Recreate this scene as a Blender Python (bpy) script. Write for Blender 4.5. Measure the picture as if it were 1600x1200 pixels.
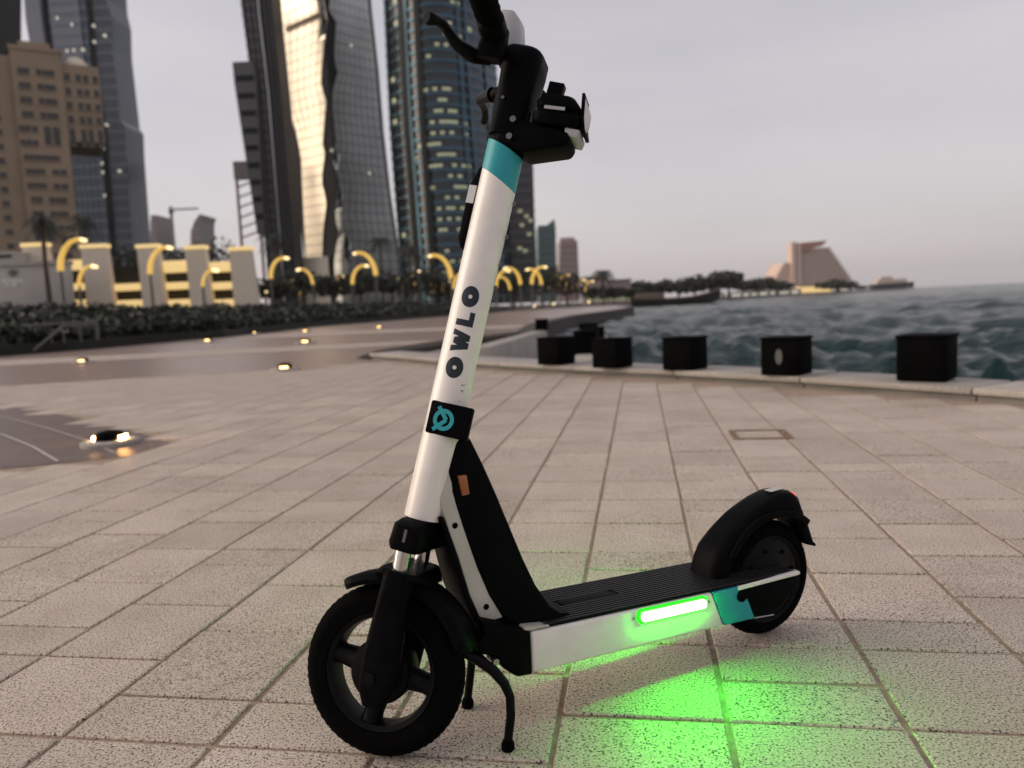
import bpy, bmesh, math, random
import numpy as np
from mathutils import Matrix, Vector
random.seed(7); rng = np.random.default_rng(5)
scene = bpy.context.scene
for o in list(bpy.data.objects): bpy.data.objects.remove(o)
COL = scene.collection
R_ = math.radians

# ------------------------------------------------------------------ camera
FPX, CAMH = 1200.0, 0.75
ROLL, PITCH = R_(2.58), math.atan(123/1200)
cF = Vector((0, math.cos(PITCH), -math.sin(PITCH))); cR0 = Vector((1, 0, 0)); cU0 = Vector((0, math.sin(PITCH), math.cos(PITCH)))
cR = cR0*math.cos(ROLL)-cU0*math.sin(ROLL); cU = cR0*math.sin(ROLL)+cU0*math.cos(ROLL)
CAM = Vector((0, 0, CAMH))
cd = bpy.data.cameras.new('camera'); cam = bpy.data.objects.new('camera', cd); COL.objects.link(cam)
cam.matrix_world = Matrix(((cR.x, cU.x, -cF.x, 0), (cR.y, cU.y, -cF.y, 0), (cR.z, cU.z, -cF.z, CAMH), (0, 0, 0, 1)))
cd.sensor_width = 36; cd.lens = 36*FPX/1600; cd.clip_start = 0.02; cd.clip_end = 20000
cd.dof.use_dof = True; cd.dof.focus_distance = 1.42; cd.dof.aperture_fstop = 3.2
scene.camera = cam

# ------------------------------------------------------------------ sky and sun (dusk, thin overcast)
SUN_AZ, SUN_EL = R_(-85), R_(20)          # azimuth from +Y, clockwise seen from above
w = bpy.data.worlds.new('World'); scene.world = w; w.use_nodes = True
nt = w.node_tree; nt.nodes.clear()
bg = nt.nodes.new('ShaderNodeBackground'); wo = nt.nodes.new('ShaderNodeOutputWorld')
sky = nt.nodes.new('ShaderNodeTexSky'); sky.sky_type = 'NISHITA'; sky.sun_disc = False
sky.sun_elevation = SUN_EL; sky.sun_rotation = SUN_AZ; sky.dust_density = 3.0; sky.air_density = 1.0
mx = nt.nodes.new('ShaderNodeMix'); mx.data_type = 'RGBA'; mx.inputs[0].default_value = 0.66
tc = nt.nodes.new('ShaderNodeTexCoord'); cn = nt.nodes.new('ShaderNodeTexNoise')
mp = nt.nodes.new('ShaderNodeMapping'); mp.inputs['Scale'].default_value = (1, 1, 4)
cn.inputs['Scale'].default_value = 1.6; cn.inputs['Detail'].default_value = 4
cr = nt.nodes.new('ShaderNodeValToRGB')
cr.color_ramp.elements[0].position = .3; cr.color_ramp.elements[0].color = (5.5, 5.05, 5.35, 1)
cr.color_ramp.elements[1].position = .75; cr.color_ramp.elements[1].color = (7.2, 6.5, 6.5, 1)
nt.links.new(tc.outputs['Generated'], mp.inputs[0]); nt.links.new(mp.outputs[0], cn.inputs['Vector'])
nt.links.new(cn.outputs[0], cr.inputs[0]); nt.links.new(sky.outputs[0], mx.inputs[6]); nt.links.new(cr.outputs[0], mx.inputs[7])
nt.links.new(mx.outputs[2], bg.inputs[0]); bg.inputs[1].default_value = 0.1; nt.links.new(bg.outputs[0], wo.inputs[0])
sl = bpy.data.lights.new('sun', 'SUN'); sl.energy = 1.4; sl.angle = R_(45); sl.color = (1, .86, .72)
so = bpy.data.objects.new('sun', sl); COL.objects.link(so)
sd = Vector((math.sin(SUN_AZ)*math.cos(SUN_EL), math.cos(SUN_AZ)*math.cos(SUN_EL), math.sin(SUN_EL)))
so.rotation_euler = sd.to_track_quat('Z', 'Y').to_euler(); so.location = sd*50
vs = scene.view_settings; vs.view_transform = 'Standard'; vs.look = 'None'; vs.exposure = 0.3; vs.gamma = 1.0; vs.use_curve_mapping = False
scene.render.engine = 'CYCLES'

# ------------------------------------------------------------------ helpers
def at(x, y, D):                     # the point seen at pixel x,y whose world Y is D
    d = cF + cR*((x-800)/FPX) - cU*((y-600)/FPX)
    return CAM + d*(D/d.y)
def gz(x, y, z=0.0):                 # the point seen at pixel x,y at height z
    d = cF + cR*((x-800)/FPX) - cU*((y-600)/FPX)
    return CAM + d*((z-CAMH)/d.z)
def lerp(a, b, t): return a+(b-a)*t

MATS = {}
def mat(name, col, rough=.5, metal=0., var=0.08, scale=6., bump=0., bscale=None, emit=None, estr=0., coat=0., spec=.5):
    m = bpy.data.materials.new(name); m.use_nodes = True; n = m.node_tree; p = n.nodes['Principled BSDF']
    p.inputs['Roughness'].default_value = rough; p.inputs['Metallic'].default_value = metal
    p.inputs['Coat Weight'].default_value = coat; p.inputs['Specular IOR Level'].default_value = spec
    g = n.nodes.new('ShaderNodeNewGeometry'); t = n.nodes.new('ShaderNodeTexNoise'); t.inputs['Scale'].default_value = scale; t.inputs['Detail'].default_value = 5
    n.links.new(g.outputs['Position'], t.inputs['Vector'])
    r = n.nodes.new('ShaderNodeValToRGB'); c = col
    r.color_ramp.elements[0].position = .3; r.color_ramp.elements[1].position = .7
    r.color_ramp.elements[0].color = (c[0]*(1-var), c[1]*(1-var), c[2]*(1-var), 1); r.color_ramp.elements[1].color = (c[0]*(1+var), c[1]*(1+var), c[2]*(1+var), 1)
    n.links.new(t.outputs[0], r.inputs[0]); n.links.new(r.outputs[0], p.inputs['Base Color'])
    mr = n.nodes.new('ShaderNodeMapRange'); mr.inputs[3].default_value = max(0, rough-.08); mr.inputs[4].default_value = min(1, rough+.08)
    n.links.new(t.outputs[0], mr.inputs[0]); n.links.new(mr.outputs[0], p.inputs['Roughness'])
    if bump:
        t2 = n.nodes.new('ShaderNodeTexNoise'); t2.inputs['Scale'].default_value = bscale or scale*5; n.links.new(g.outputs['Position'], t2.inputs['Vector'])
        b = n.nodes.new('ShaderNodeBump'); b.inputs['Strength'].default_value = bump; b.inputs['Distance'].default_value = .01
        n.links.new(t2.outputs[0], b.inputs['Height']); n.links.new(b.outputs[0], p.inputs['Normal'])
    if emit: p.inputs['Emission Color'].default_value = (*emit, 1); p.inputs['Emission Strength'].default_value = estr
    MATS[name] = m; return m

class MB:
    def __init__(s): s.v = []; s.f = []
    def add(s, vs, fs):
        o = len(s.v); s.v += [tuple(v) for v in vs]; s.f += [tuple(i+o for i in f) for f in fs]; return s
    def box(s, x0, x1, y0, y1, z0, z1):
        return s.add([(x0,y0,z0),(x1,y0,z0),(x1,y1,z0),(x0,y1,z0),(x0,y0,z1),(x1,y0,z1),(x1,y1,z1),(x0,y1,z1)],
                     [(0,3,2,1),(4,5,6,7),(0,1,5,4),(1,2,6,5),(2,3,7,6),(3,0,4,7)])
    def prism(s, poly, y0, y1, y0b=None):  # poly of (x,z), extruded along y
        n = len(poly); a = [(x, y0, z) for x, z in poly]; b = [(x, y1, z) for x, z in poly]
        ar = sum(poly[i][0]*poly[(i+1)%n][1]-poly[(i+1)%n][0]*poly[i][1] for i in range(n))
        if (ar > 0) == (y1 > y0): a, b = b, a
        f = [tuple(range(n-1, -1, -1)), tuple(range(n, 2*n))]
        a, b = b, a
        if ar < 0: pass
        return s.add(a+b, [tuple(range(n)), tuple(range(2*n-1, n-1, -1))]+[(i, i+n, (i+1)%n+n, (i+1)%n) for i in range(n)])
    def tube(s, pts, rad, seg=12, cap=True, flat=1.0):
        pts = [Vector(p) for p in pts]; n = len(pts); rs = rad if isinstance(rad, (list, tuple)) else [rad]*n
        vs = []; up = None
        for i, p in enumerate(pts):
            d = (pts[min(i+1, n-1)]-pts[max(i-1, 0)]).normalized()
            if up is None: up = Vector((0, 0, 1)) if abs(d.z) < .9 else Vector((0, 1, 0))
            x = d.cross(up).normalized(); y = x.cross(d).normalized(); up = y
            for k in range(seg):
                q = 2*math.pi*k/seg; vs.append(p + x*math.cos(q)*rs[i] + y*math.sin(q)*rs[i]*flat)
        fs = [(i*seg+k, i*seg+(k+1)%seg, (i+1)*seg+(k+1)%seg, (i+1)*seg+k) for i in range(n-1) for k in range(seg)]
        if cap: fs += [tuple(range(seg-1, -1, -1)), tuple((n-1)*seg+k for k in range(seg))]
        return s.add(vs, fs)
    def lathe_y(s, prof, c=(0, 0, 0), seg=48, closed=True):  # prof of (radius, y) spun about the y axis
        n = len(prof); vs = []
        for k in range(seg):
            q = 2*math.pi*k/seg
            for r, y in prof: vs.append((c[0]+r*math.cos(q), c[1]+y, c[2]+r*math.sin(q)))
        rn = n if closed else n-1
        fs = [(k*n+i, k*n+(i+1) % n, ((k+1) % seg)*n+(i+1) % n, ((k+1) % seg)*n+i) for k in range(seg) for i in range(rn)]
        return s.add(vs, fs)
    def sections(s, secs, cap=True):     # list of equal-length rings
        n = len(secs[0]); vs = [p for r in secs for p in r]
        fs = [(i*n+k, i*n+(k+1) % n, (i+1)*n+(k+1) % n, (i+1)*n+k) for i in range(len(secs)-1) for k in range(n)]
        if cap: fs += [tuple(range(n-1, -1, -1)), tuple((len(secs)-1)*n+k for k in range(n))]
        return s.add(vs, fs)
    def build(s, name, m, parent=None, xf=None, bevel=0., bseg=2, smooth=40, kind=None, loc=None, label=None):
        me = bpy.data.meshes.new(name); me.from_pydata(s.v, [], s.f)
        bm = bmesh.new(); bm.from_mesh(me); bmesh.ops.recalc_face_normals(bm, faces=bm.faces)
        if bevel:
            eds = [e for e in bm.edges if len(e.link_faces) == 2 and e.calc_face_angle(0) > R_(30)]
            bmesh.ops.bevel(bm, geom=eds, offset=bevel, segments=bseg, affect='EDGES', clamp_overlap=True, profile=.5)
        bm.to_mesh(me); bm.free()
        if xf is not None: me.transform(xf)
        if smooth: me.shade_smooth(); me.set_sharp_from_angle(angle=R_(smooth))
        me.materials.append(MATS[m] if isinstance(m, str) else m)
        return link(name, me, parent, kind, loc, label)
def link(name, me, parent=None, kind=None, loc=None, label=None):
    o = bpy.data.objects.new(name, me); COL.objects.link(o)
    if parent: o.parent = parent
    if kind: o['kind'] = kind
    if loc is not None: o.location = loc
    if label: o['label'] = label
    return o
def thing(name, label, cat, loc=(0, 0, 0), rz=0., group=None):
    o = bpy.data.objects.new(name, None); COL.objects.link(o); o.location = loc; o.rotation_euler = (0, 0, rz); o.empty_display_size = .2
    return tag(o, label, cat, group)
def tag(o, label, cat, group=None):
    o['label'] = label; o['category'] = cat
    if group: o['group'] = group
    return o
ORD = ['first','second','third','fourth','fifth','sixth','seventh','eighth','ninth','tenth','eleventh','twelfth','thirteenth','fourteenth','fifteenth','sixteenth','seventeenth','eighteenth','nineteenth','twentieth','twenty-first','twenty-second','twenty-third','twenty-fourth','twenty-fifth','twenty-sixth','twenty-seventh','twenty-eighth','twenty-ninth','thirtieth','thirty-first','thirty-second']

# ------------------------------------------------------------------ materials
def granite(name, base, dark, sp=330., rough=.6, tintscale=3.):
    m = bpy.data.materials.new(name); m.use_nodes = True; n = m.node_tree; p = n.nodes['Principled BSDF']; L = n.links.new
    g = n.nodes.new('ShaderNodeNewGeometry'); oi = n.nodes.new('ShaderNodeObjectInfo')
    t1 = n.nodes.new('ShaderNodeTexNoise'); t1.inputs['Scale'].default_value = sp; t1.inputs['Detail'].default_value = 2; L(g.outputs['Position'], t1.inputs['Vector'])
    r1 = n.nodes.new('ShaderNodeValToRGB'); e = r1.color_ramp.elements
    e[0].position = .385; e[0].color = (*dark, 1); e[1].position = .425; e[1].color = (base[0]*.92, base[1]*.92, base[2]*.92, 1)
    q = e.new(.58); q.color = (*base, 1); q = e.new(.66); q.color = (base[0]*1.4, base[1]*1.4, base[2]*1.4, 1)
    L(t1.outputs[0], r1.inputs[0])
    t2 = n.nodes.new('ShaderNodeTexNoise'); t2.inputs['Scale'].default_value = tintscale; t2.inputs['Detail'].default_value = 6; t2.inputs['Roughness'].default_value = .65; L(g.outputs['Position'], t2.inputs['Vector'])
    r2 = n.nodes.new('ShaderNodeValToRGB'); e = r2.color_ramp.elements; e[0].position = .32; e[0].color = (.84, .81, .77, 1); e[1].position = .62; e[1].color = (1.04, 1.03, 1.02, 1)
    L(t2.outputs[0], r2.inputs[0])
    mu = n.nodes.new('ShaderNodeMix'); mu.data_type = 'RGBA'; mu.blend_type = 'MULTIPLY'; mu.inputs[0].default_value = 1
    L(r1.outputs[0], mu.inputs[6]); L(r2.outputs[0], mu.inputs[7])
    mr = n.nodes.new('ShaderNodeMapRange'); mr.inputs[3].default_value = .89; mr.inputs[4].default_value = 1.08; L(oi.outputs['Random'], mr.inputs[0])
    m2 = n.nodes.new('ShaderNodeMix'); m2.data_type = 'RGBA'; m2.blend_type = 'MULTIPLY'; m2.inputs[0].default_value = 1
    L(mu.outputs[2], m2.inputs[6]); L(mr.outputs[0], m2.inputs[7]); L(m2.outputs[2], p.inputs['Base Color'])
    b = n.nodes.new('ShaderNodeBump'); b.inputs['Strength'].default_value = .35; b.inputs['Distance'].default_value = .002; L(t1.outputs[0], b.inputs['Height']); L(b.outputs[0], p.inputs['Normal'])
    p.inputs['Roughness'].default_value = rough; MATS[name] = m
granite('granite', (.55, .465, .385), (.05, .042, .038), 235)
granite('granite_red', (.29, .21, .175), (.05, .04, .04), 250, .32)
granite('granite_dark', (.17, .118, .095), (.03, .03, .03), 250, .45)
granite('kerb_stone', (.42, .385, .35), (.1, .09, .08), 200, .65, 1.5)
mat('joint_sand', (.36, .27, .20), .95, var=.25, scale=40, bump=.5, bscale=300)
mat('pale_joint', (.42, .38, .34), .8)
mat('concrete', (.26, .235, .21), .85, var=.25, scale=2, bump=.3)
mat('bollard_black', (.003, .003, .0032), .7, spec=.02, bump=.2, var=.3)
mat('land', (.05, .043, .036), .9, var=.2, scale=.3)
mat('soil_grass', (.012, .013, .008), .95, var=.4, scale=1.2, bump=.5)
mat('white_paint', (.8, .755, .70), .3, var=.055, scale=22, coat=.3)
mat('black_plastic', (.0028, .0028, .0032), .45, spec=.03, var=.25, scale=30, bump=.05, bscale=900)
mat('black_rubber', (.0025, .0025, .0025), .85, spec=.03, var=.25, scale=40, bump=.15, bscale=500)
mat('deck_rubber', (.004, .004, .004), .6, spec=.08, var=.25, scale=40)
mat('dark_metal', (.003, .003, .0035), .42, .0, var=.2, spec=.09)
mat('chrome', (.62, .6, .57), .16, 1.)
mat('steel', (.42, .42, .42), .3, 1.)
mat('teal_vinyl', (.006, .30, .34), .4, var=.04)
mat('grey_metal_shaded_white', (.46, .44, .38), .45, .0, var=.08, scale=14)  # grey trim; on the down tube, white paint with its shade mixed in
mat('silver_plastic', (.36, .36, .37), .35, var=.04)
mat('ink', (.006, .012, .022), .5)
mat('sticker', (.62, .62, .61), .5)
mat('amber', (.30, .085, .02), .3, coat=.5)
mat('tail_red', (.6, .05, .02), .3, emit=(1, .1, .04), estr=.9)
mat('led_core', (.3, .9, .3), .4, emit=(.02, 1, .012), estr=165)
mat('led_frame', (.02, .25, .02), .4, emit=(.0, 1, .0), estr=1.1)
mat('lamp_warm', (.9, .7, .4), .4, emit=(1, .6, .24), estr=5)
mat('lamp_white', (.9, .85, .7), .4, emit=(1, .72, .32), estr=1.5)
mat('lamp_near', (.9, .7, .4), .4, emit=(1, .47, .14), estr=110)
mat('gold_glow', (.55, .36, .08), .45, emit=(1, .60, .12), estr=.5)  # whole arm glows in place of lamplight falling on it
mat('plate_grey', (.09, .09, .08), .6)
mat('screw_grey', (.16, .16, .16), .35, 1.)
mat('post_grey', (.10, .095, .085), .5)
mat('cream_wall', (.66, .58, .47), .8, emit=None)
mat('cream_glow', (.6, .5, .33), .8, emit=(1, .68, .25), estr=.55)  # glow put into the slab colour for lamplight falling on it
mat('dark_void', (.010, .009, .008), .8)
mat('sign_wall', (.42, .39, .36), .8, var=.08, scale=.5)
mat('beige_stone', (.29, .215, .145), .85, var=.12, scale=.12)
mat('window_dark', (.022, .018, .016), .25)
mat('blue_glass', (.06, .085, .115), .25, var=.3, scale=.05)
mat('blue_slab', (.14, .17, .205), .4, var=.15, scale=.05)
mat('blue_grey', (.20, .21, .235), .5, var=.15, scale=.04)
mat('grey_tower', (.05, .049, .052), .55, var=.2, scale=.05)
mat('grey_fin', (.085, .083, .085), .5)
mat('tower_dark', (.010, .012, .014), .6, spec=.15, var=.3, scale=.05)
mat('cream_panel', (.84, .75, .61), .33, .65, var=.12, scale=.06)  # warm western light on the left lattice face, put into the colour
mat('grey_panel', (.64, .65, .63), .3, .6, var=.12, scale=.06)
mat('glass_tower', (.006, .014, .02), .18, var=.3, scale=.05)
mat('glass_slab', (.045, .10, .135), .22, .6, var=.2, scale=.06)
mat('lit_window', (.5, .5, .35), .4, emit=(.85, .95, .5), estr=.13)
mat('lit_spark', (.7, .7, .6), .4, emit=(1, .92, .75), estr=.35)
mat('teal_tower', (.09, .16, .155), .4, var=.1, scale=.05)
mat('pink_tower', (.36, .27, .255), .7, var=.08, scale=.05)
mat('haze_grey', (.27, .245, .24), .8)
mat('resort', (.68, .52, .44), .8, var=.08, scale=.03)
mat('resort_roof', (.42, .22, .16), .8)
mat('hull', (.03, .024, .02), .6)
mat('hull_trim', (.16, .11, .08), .6)
mat('bark', (.07, .05, .035), .9, var=.3, scale=8)
mat('mast_red', (.4, .2, .22), .7)
def leafmat(name, c):
    m = mat(name, c, .6, var=.45, scale=1.3); return m
leafmat('leaf_dark', (.018, .022, .010)); leafmat('leaf_mid', (.05, .06, .028)); leafmat('leaf_hedge', (.012, .018, .008)); leafmat('leaf_far', (.05, .055, .035))
# water
m = bpy.data.materials.new('water'); m.use_nodes = True; n = m.node_tree; p = n.nodes['Principled BSDF']
p.inputs['Base Color'].default_value = (.006, .027, .028, 1); p.inputs['Roughness'].default_value = .14; p.inputs['IOR'].default_value = 1.33; p.inputs['Specular IOR Level'].default_value = .13
g = n.nodes.new('ShaderNodeNewGeometry'); b = n.nodes.new('ShaderNodeBump'); b.inputs['Strength'].default_value = .9; b.inputs['Distance'].default_value = .3
t = n.nodes.new('ShaderNodeTexNoise'); t.inputs['Scale'].default_value = 3.0; t.inputs['Detail'].default_value = 8; n.links.new(g.outputs['Position'], t.inputs['Vector'])
n.links.new(t.outputs[0], b.inputs['Height']); n.links.new(b.outputs[0], p.inputs['Normal']); MATS['water'] = m

# ------------------------------------------------------------------ sea
SEA = -1.0
NA, NR = 330, 420
az = np.radians(np.linspace(-12, 58, NA)); rr = 5.0*(9000/5.0)**(np.linspace(0, 1, NR)**1.0)
RR, AZ = np.meshgrid(rr, az, indexing='ij'); X = RR*np.sin(AZ); Y = RR*np.cos(AZ)
H = np.zeros_like(X); step = np.maximum(RR*np.log(9000/5)/NR, RR*math.radians(70)/NA)
for lam in (.55, .8, 1.1, 1.5, 2.1, 2.9, 4., 5.5, 8.):
    for k in range(3):
        th = R_(200)+rng.normal(0, .55); ph = rng.uniform(0, 6.28); kx = 2*math.pi/(lam*rng.uniform(.85, 1.15))
        q = kx*(X*math.cos(th)+Y*math.sin(th))+ph + .6*np.sin(.37*kx*(X*math.sin(th)-Y*math.cos(th))+ph*2)
        s = np.sin(q); H += np.where(step < lam*.45, .030*lam**.40*(s+.45*s*s), 0)
V = np.stack([X, Y, SEA+H], -1).reshape(-1, 3)
I = np.arange(NA*NR).reshape(NR, NA)
Fq = np.stack([I[:-1, :-1], I[:-1, 1:], I[1:, 1:], I[1:, :-1]], -1).reshape(-1, 4)[:, ::-1]
me = bpy.data.meshes.new('sea'); me.from_pydata(V.tolist(), [], Fq.tolist()); me.shade_smooth(); me.materials.append(MATS['water'])
link('sea', me, kind='structure')

# ------------------------------------------------------------------ land
SHORE = [(9, -8), (6.0, -.8), (4.3, 2.6), (3.149, 4.685), (2.598, 5.571), (1.767, 6.759), (.15, 8.65), (-.75, 9.9), (-1.6, 11.3), (-2.55, 12.7),
         (-2.2, 14.8), (-1.23, 18.0), (.6, 22), (1.2, 30), (4, 46), (8.7, 63), (13.8, 85), (22, 140), (55, 340), (95, 520), (180, 600), (300, 640), (356, 690), (345, 860), (200, 1500)]
poly = SHORE+[(-2500, 3000), (-2500, -40), (9, -40)]
def sheet(name, poly, z, m, depth=0., **k):
    bm = bmesh.new(); vs = [bm.verts.new((x, y, z)) for x, y in poly]; f = bm.faces.new(vs)
    if depth:
        vb = [bm.verts.new((x, y, z-depth)) for x, y in poly]; n = len(vs)
        for i in range(n): bm.faces.new((vs[i], vs[(i+1) % n], vb[(i+1) % n], vb[i]))
    bmesh.ops.triangulate(bm, faces=[f]); bmesh.ops.recalc_face_normals(bm, faces=bm.faces)
    me = bpy.data.meshes.new(name); bm.to_mesh(me); bm.free(); me.materials.append(MATS[m])
    for q in me.polygons:
        if q.normal.z < -.5: me.flip_normals(); break
    return link(name, me, **k)
sheet('ground', poly, -.03, 'land', 3.0, kind='structure')

# plaza: sand bed, then pavers
plaza_poly = [(9, -8), (6.0, -.8), (4.3, 2.6), (3.149, 4.685), (2.598, 5.571), (1.767, 6.759), (.15, 8.65), (-.75, 9.9), (-1.6, 11.3), (-2.3, 11.5), (-2.9, 10.8), (-4.26, 10.6), (-5.8, 10.3), (-9, 9.4), (-14, 6), (-14, -8)]
plaza = sheet('plaza_pavement', plaza_poly, -.0055, 'joint_sand', kind='structure')
TA = R_(9.6); cs, sn = math.cos(TA), math.sin(TA)
def ST(x, y): return x*cs-y*sn, x*sn+y*cs
def XY(s, t): return s*cs+t*sn, -s*sn+t*cs
G = .1535
def inpoly(x, y, P):
    c = False; j = len(P)-1
    for i in range(len(P)):
        if (P[i][1] > y) != (P[j][1] > y) and x < (P[j][0]-P[i][0])*(y-P[i][1])/(P[j][1]-P[i][1])+P[i][0]: c = not c
        j = i
    return c
circ_poly = [(-9.5, 10.0), (-7.2, 9.0), (-5.03, 7.5), (-4.05, 6.68), (-3.14, 5.8), (-2.56, 5.2), (-2.06, 4.62), (-1.95, 4.47), (-2.19, 4.3), (-2.5, 4.18), (-2.78, 4.08), (-4.2, 3.6), (-9.5, 1.6)]
KNOWN = {.435: [1.35, 1.641, 1.798, 2.099, 2.393, 2.692, 2.844, 2.994, 3.29, 3.593, 4.062, 4.294], .735: [1.945, 2.242, 2.537, 2.833, 3.122, 3.279, 3.439, 3.736],
 1.035: [2.384, 2.677, 2.831, 3.125, 3.413, 3.702], .135: [1.485, 1.642, 1.799, 2.1, 2.404, 2.699, 2.856, 3.011, 3.161, 3.468, 3.777, 4.087],
 -.165: [1.341, 1.64, 2.098, 2.256, 2.556, 2.868, 3.18, 3.482, 3.797, 4.114], -.465: [1.184, 1.484, 1.8, 2.254, 2.569, 2.716, 2.88, 3.189, 3.482, 3.816],
 -.765: [1.181, 1.343, 1.65, 1.95], -1.065: [1.332, 1.635, 1.932], -1.365: [1.182, 1.475, 1.778, 2.085, 2.248, 2.552], -1.665: [1.482, 1.633, 1.938, 2.24, 2.558, 2.707, 3.01],
 -1.965: [1.784, 2.081, 2.403, 2.707, 3.016, 3.181, 3.477], -2.265: [2.239, 2.553, 2.716, 3.02, 3.334]}
tiles = []
for k in range(-46, 22):
    s0 = .135+.3*k; kn = None
    for q in KNOWN:
        if abs(q-s0) < .02: kn = KNOWN[q]
    edges = [round((t-1.18)/G) for t in kn] if kn else [random.choice((0, 1, 2))]
    edges = sorted(set(edges)); e = edges[0]
    while e > -14: e -= random.choice((1, 2, 2, 2, 2, 3)); edges.insert(0, e)
    e = edges[-1]
    while e < 72: e += random.choice((1, 2, 2, 2, 2, 2, 3)); edges.append(e)
    for a, b2 in zip(edges[:-1], edges[1:]):
        t0, t1 = 1.18+G*a, 1.18+G*b2; cx, cy = XY(s0+.15, (t0+t1)/2)
        if not inpoly(cx, cy, plaza_poly) or inpoly(cx, cy, circ_poly): continue
        if any(not inpoly(*XY(s0+u*.3, v), plaza_poly) for u in (0, 1) for v in (t0, t1)) : continue
        v = Vector((cx, cy, 0))-CAM; d = v.dot(cF)
        px, py = 800+FPX*v.dot(cR)/max(d, .01), 600-FPX*v.dot(cU)/max(d, .01)
        vis = d > .3 and -160 < px < 1760 and py < 1330
        area = FPX*FPX*.3*(t1-t0)*.75/max(d, .3)**3 if vis else 0
        tiles.append((area, cx, cy, b2-a))
tiles.sort(reverse=True)
def tile_mesh(L, jw=.0055):
    hx, hy = .15-jw, L*G/2-jw; i = .0025; mb = MB(); r = []
    for ins, z in ((0, -.02), (0, -.0028), (i, 0)): r.append([(-hx+ins, -hy+ins, z), (hx-ins, -hy+ins, z), (hx-ins, hy-ins, z), (-hx+ins, hy-ins, z)])
    vs = sum(r, []); fs = [(8, 9, 10, 11)]+[(a*4+k, a*4+(k+1) % 4, a*4+4+(k+1) % 4, a*4+4+k) for a in (0, 1) for k in range(4)]
    return vs, fs
tm = {}
for L in {t[3] for t in tiles}:
    vs, fs = tile_mesh(L); me = bpy.data.meshes.new('paver'); me.from_pydata(vs, [], fs); me.materials.append(MATS['granite']); tm[L] = me
rest = MB()
for i, (ar, cx, cy, L) in enumerate(tiles):
    rot = -TA+random.gauss(0, .002); dz = random.gauss(0, .0008); tx, ty = random.gauss(0, .0022), random.gauss(0, .0022)
    cx += random.gauss(0, .0008); cy += random.gauss(0, .0008)
    if i < 300:
        o = link('paver', tm[L], plaza, loc=(cx, cy, dz)); o.rotation_euler = (tx, ty, rot)
    else:
        vs, fs = tile_mesh(L); c, s = math.cos(rot), math.sin(rot)
        rest.add([(cx+x*c-y*s, cy+x*s+y*c, z+dz+tx*y-ty*x) for x, y, z in vs], fs)
rest.build('pavers_beyond', 'granite', plaza, smooth=0, kind='stuff')

c0, c1 = gz(1147, 687), gz(1222, 675); s0, t0 = ST(c0.x, c0.y); s1, t1 = ST(c1.x, c1.y); t1 = t0+.28; s1 = s0+.30
mb = MB()
for a0, a1, b0, b1 in ((s0, s1, t0, t0+.03), (s0, s1, t1-.03, t1), (s0, s0+.03, t0+.03, t1-.03), (s1-.03, s1, t0+.03, t1-.03)):
    mb.add([(*XY(a, b_), z) for z in (-.004, .0042) for a, b_ in ((a0, b0), (a1, b0), (a1, b1), (a0, b1))], [(0, 3, 2, 1), (4, 5, 6, 7), (0, 1, 5, 4), (1, 2, 6, 5), (2, 3, 7, 6), (3, 0, 4, 7)])
mb.build('drain_frame', mat('rust', (.20, .13, .07), .85, var=.5, scale=25), plaza, smooth=0)
# circular dark granite inlay on the left, with pale arcs
inlay = sheet('circular_paving', circ_poly, -.002, 'granite_dark', kind='structure')
def arc_pts(off):
    base = [(-7.2, 9.0), (-5.03, 7.5), (-4.05, 6.68), (-3.14, 5.8), (-2.56, 5.2), (-2.06, 4.62)]
    out = []
    for i, (x, y) in enumerate(base):
        a = base[max(i-1, 0)]; b2 = base[min(i+1, len(base)-1)]; dx, dy = b2[0]-a[0], b2[1]-a[1]; l = math.hypot(dx, dy); out.append((x+dy/l*off, y-dx/l*off))
    return out
def strip(name, p0, p1, z, m, parent):
    n = len(p0); mb = MB().add([(x, y, z) for x, y in p0]+[(x, y, z) for x, y in p1], [(i, i+1, n+i+1, n+i) for i in range(n-1)])
    o = mb.build(name, m, parent, smooth=0)
    if o.data.polygons[0].normal.z < 0: o.data.flip_normals()
    return o
strip('pale_joint', arc_pts(.33), arc_pts(.345), .002, 'pale_joint', inlay)
strip('pale_joint', arc_pts(.62), arc_pts(.64), .002, 'pale_joint', inlay)
strip('red_ring', arc_pts(1.05), arc_pts(1.75), .002, 'granite_red', inlay)

# red granite promenade beyond the plaza
band = [(-2.55, 12.6), (-1.7, 11.4), (-2.3, 11.5), (-2.9, 10.8), (-4.26, 10.6), (-5.8, 10.3), (-9, 9.4), (-14, 6), (-40, 6), (-16, 19), (-13.65, 20.6), (-12.5, 23.4), (-12, 27.3), (-10.7, 29.8), (-11.5, 44), (-8, 62), (-2, 88), (8, 120), (16, 118), (13.4, 85), (8.3, 63), (3.6, 46), (.8, 30), (.2, 22), (-1.6, 18), (-2.6, 14.8)]
sheet('promenade_paving', band, -.006, 'granite_red', kind='structure')
# pale crossing bands in the promenade
strip('paving_band', [(-14.2, 15.2), (-9, 15.6), (-3.4, 16.4), (-2.2, 17)], [(-14.2, 18.0), (-9, 18.2), (-3.4, 18.6), (-1.7, 18.6)], -.002, 'granite', None)['kind'] = 'structure'
strip('paving_band', [(-12.1, 27.5), (-5, 27), (.2, 25.5)], [(-11, 33), (-5, 31), (.6, 29)], -.002, 'granite', None)['kind'] = 'structure'

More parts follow.
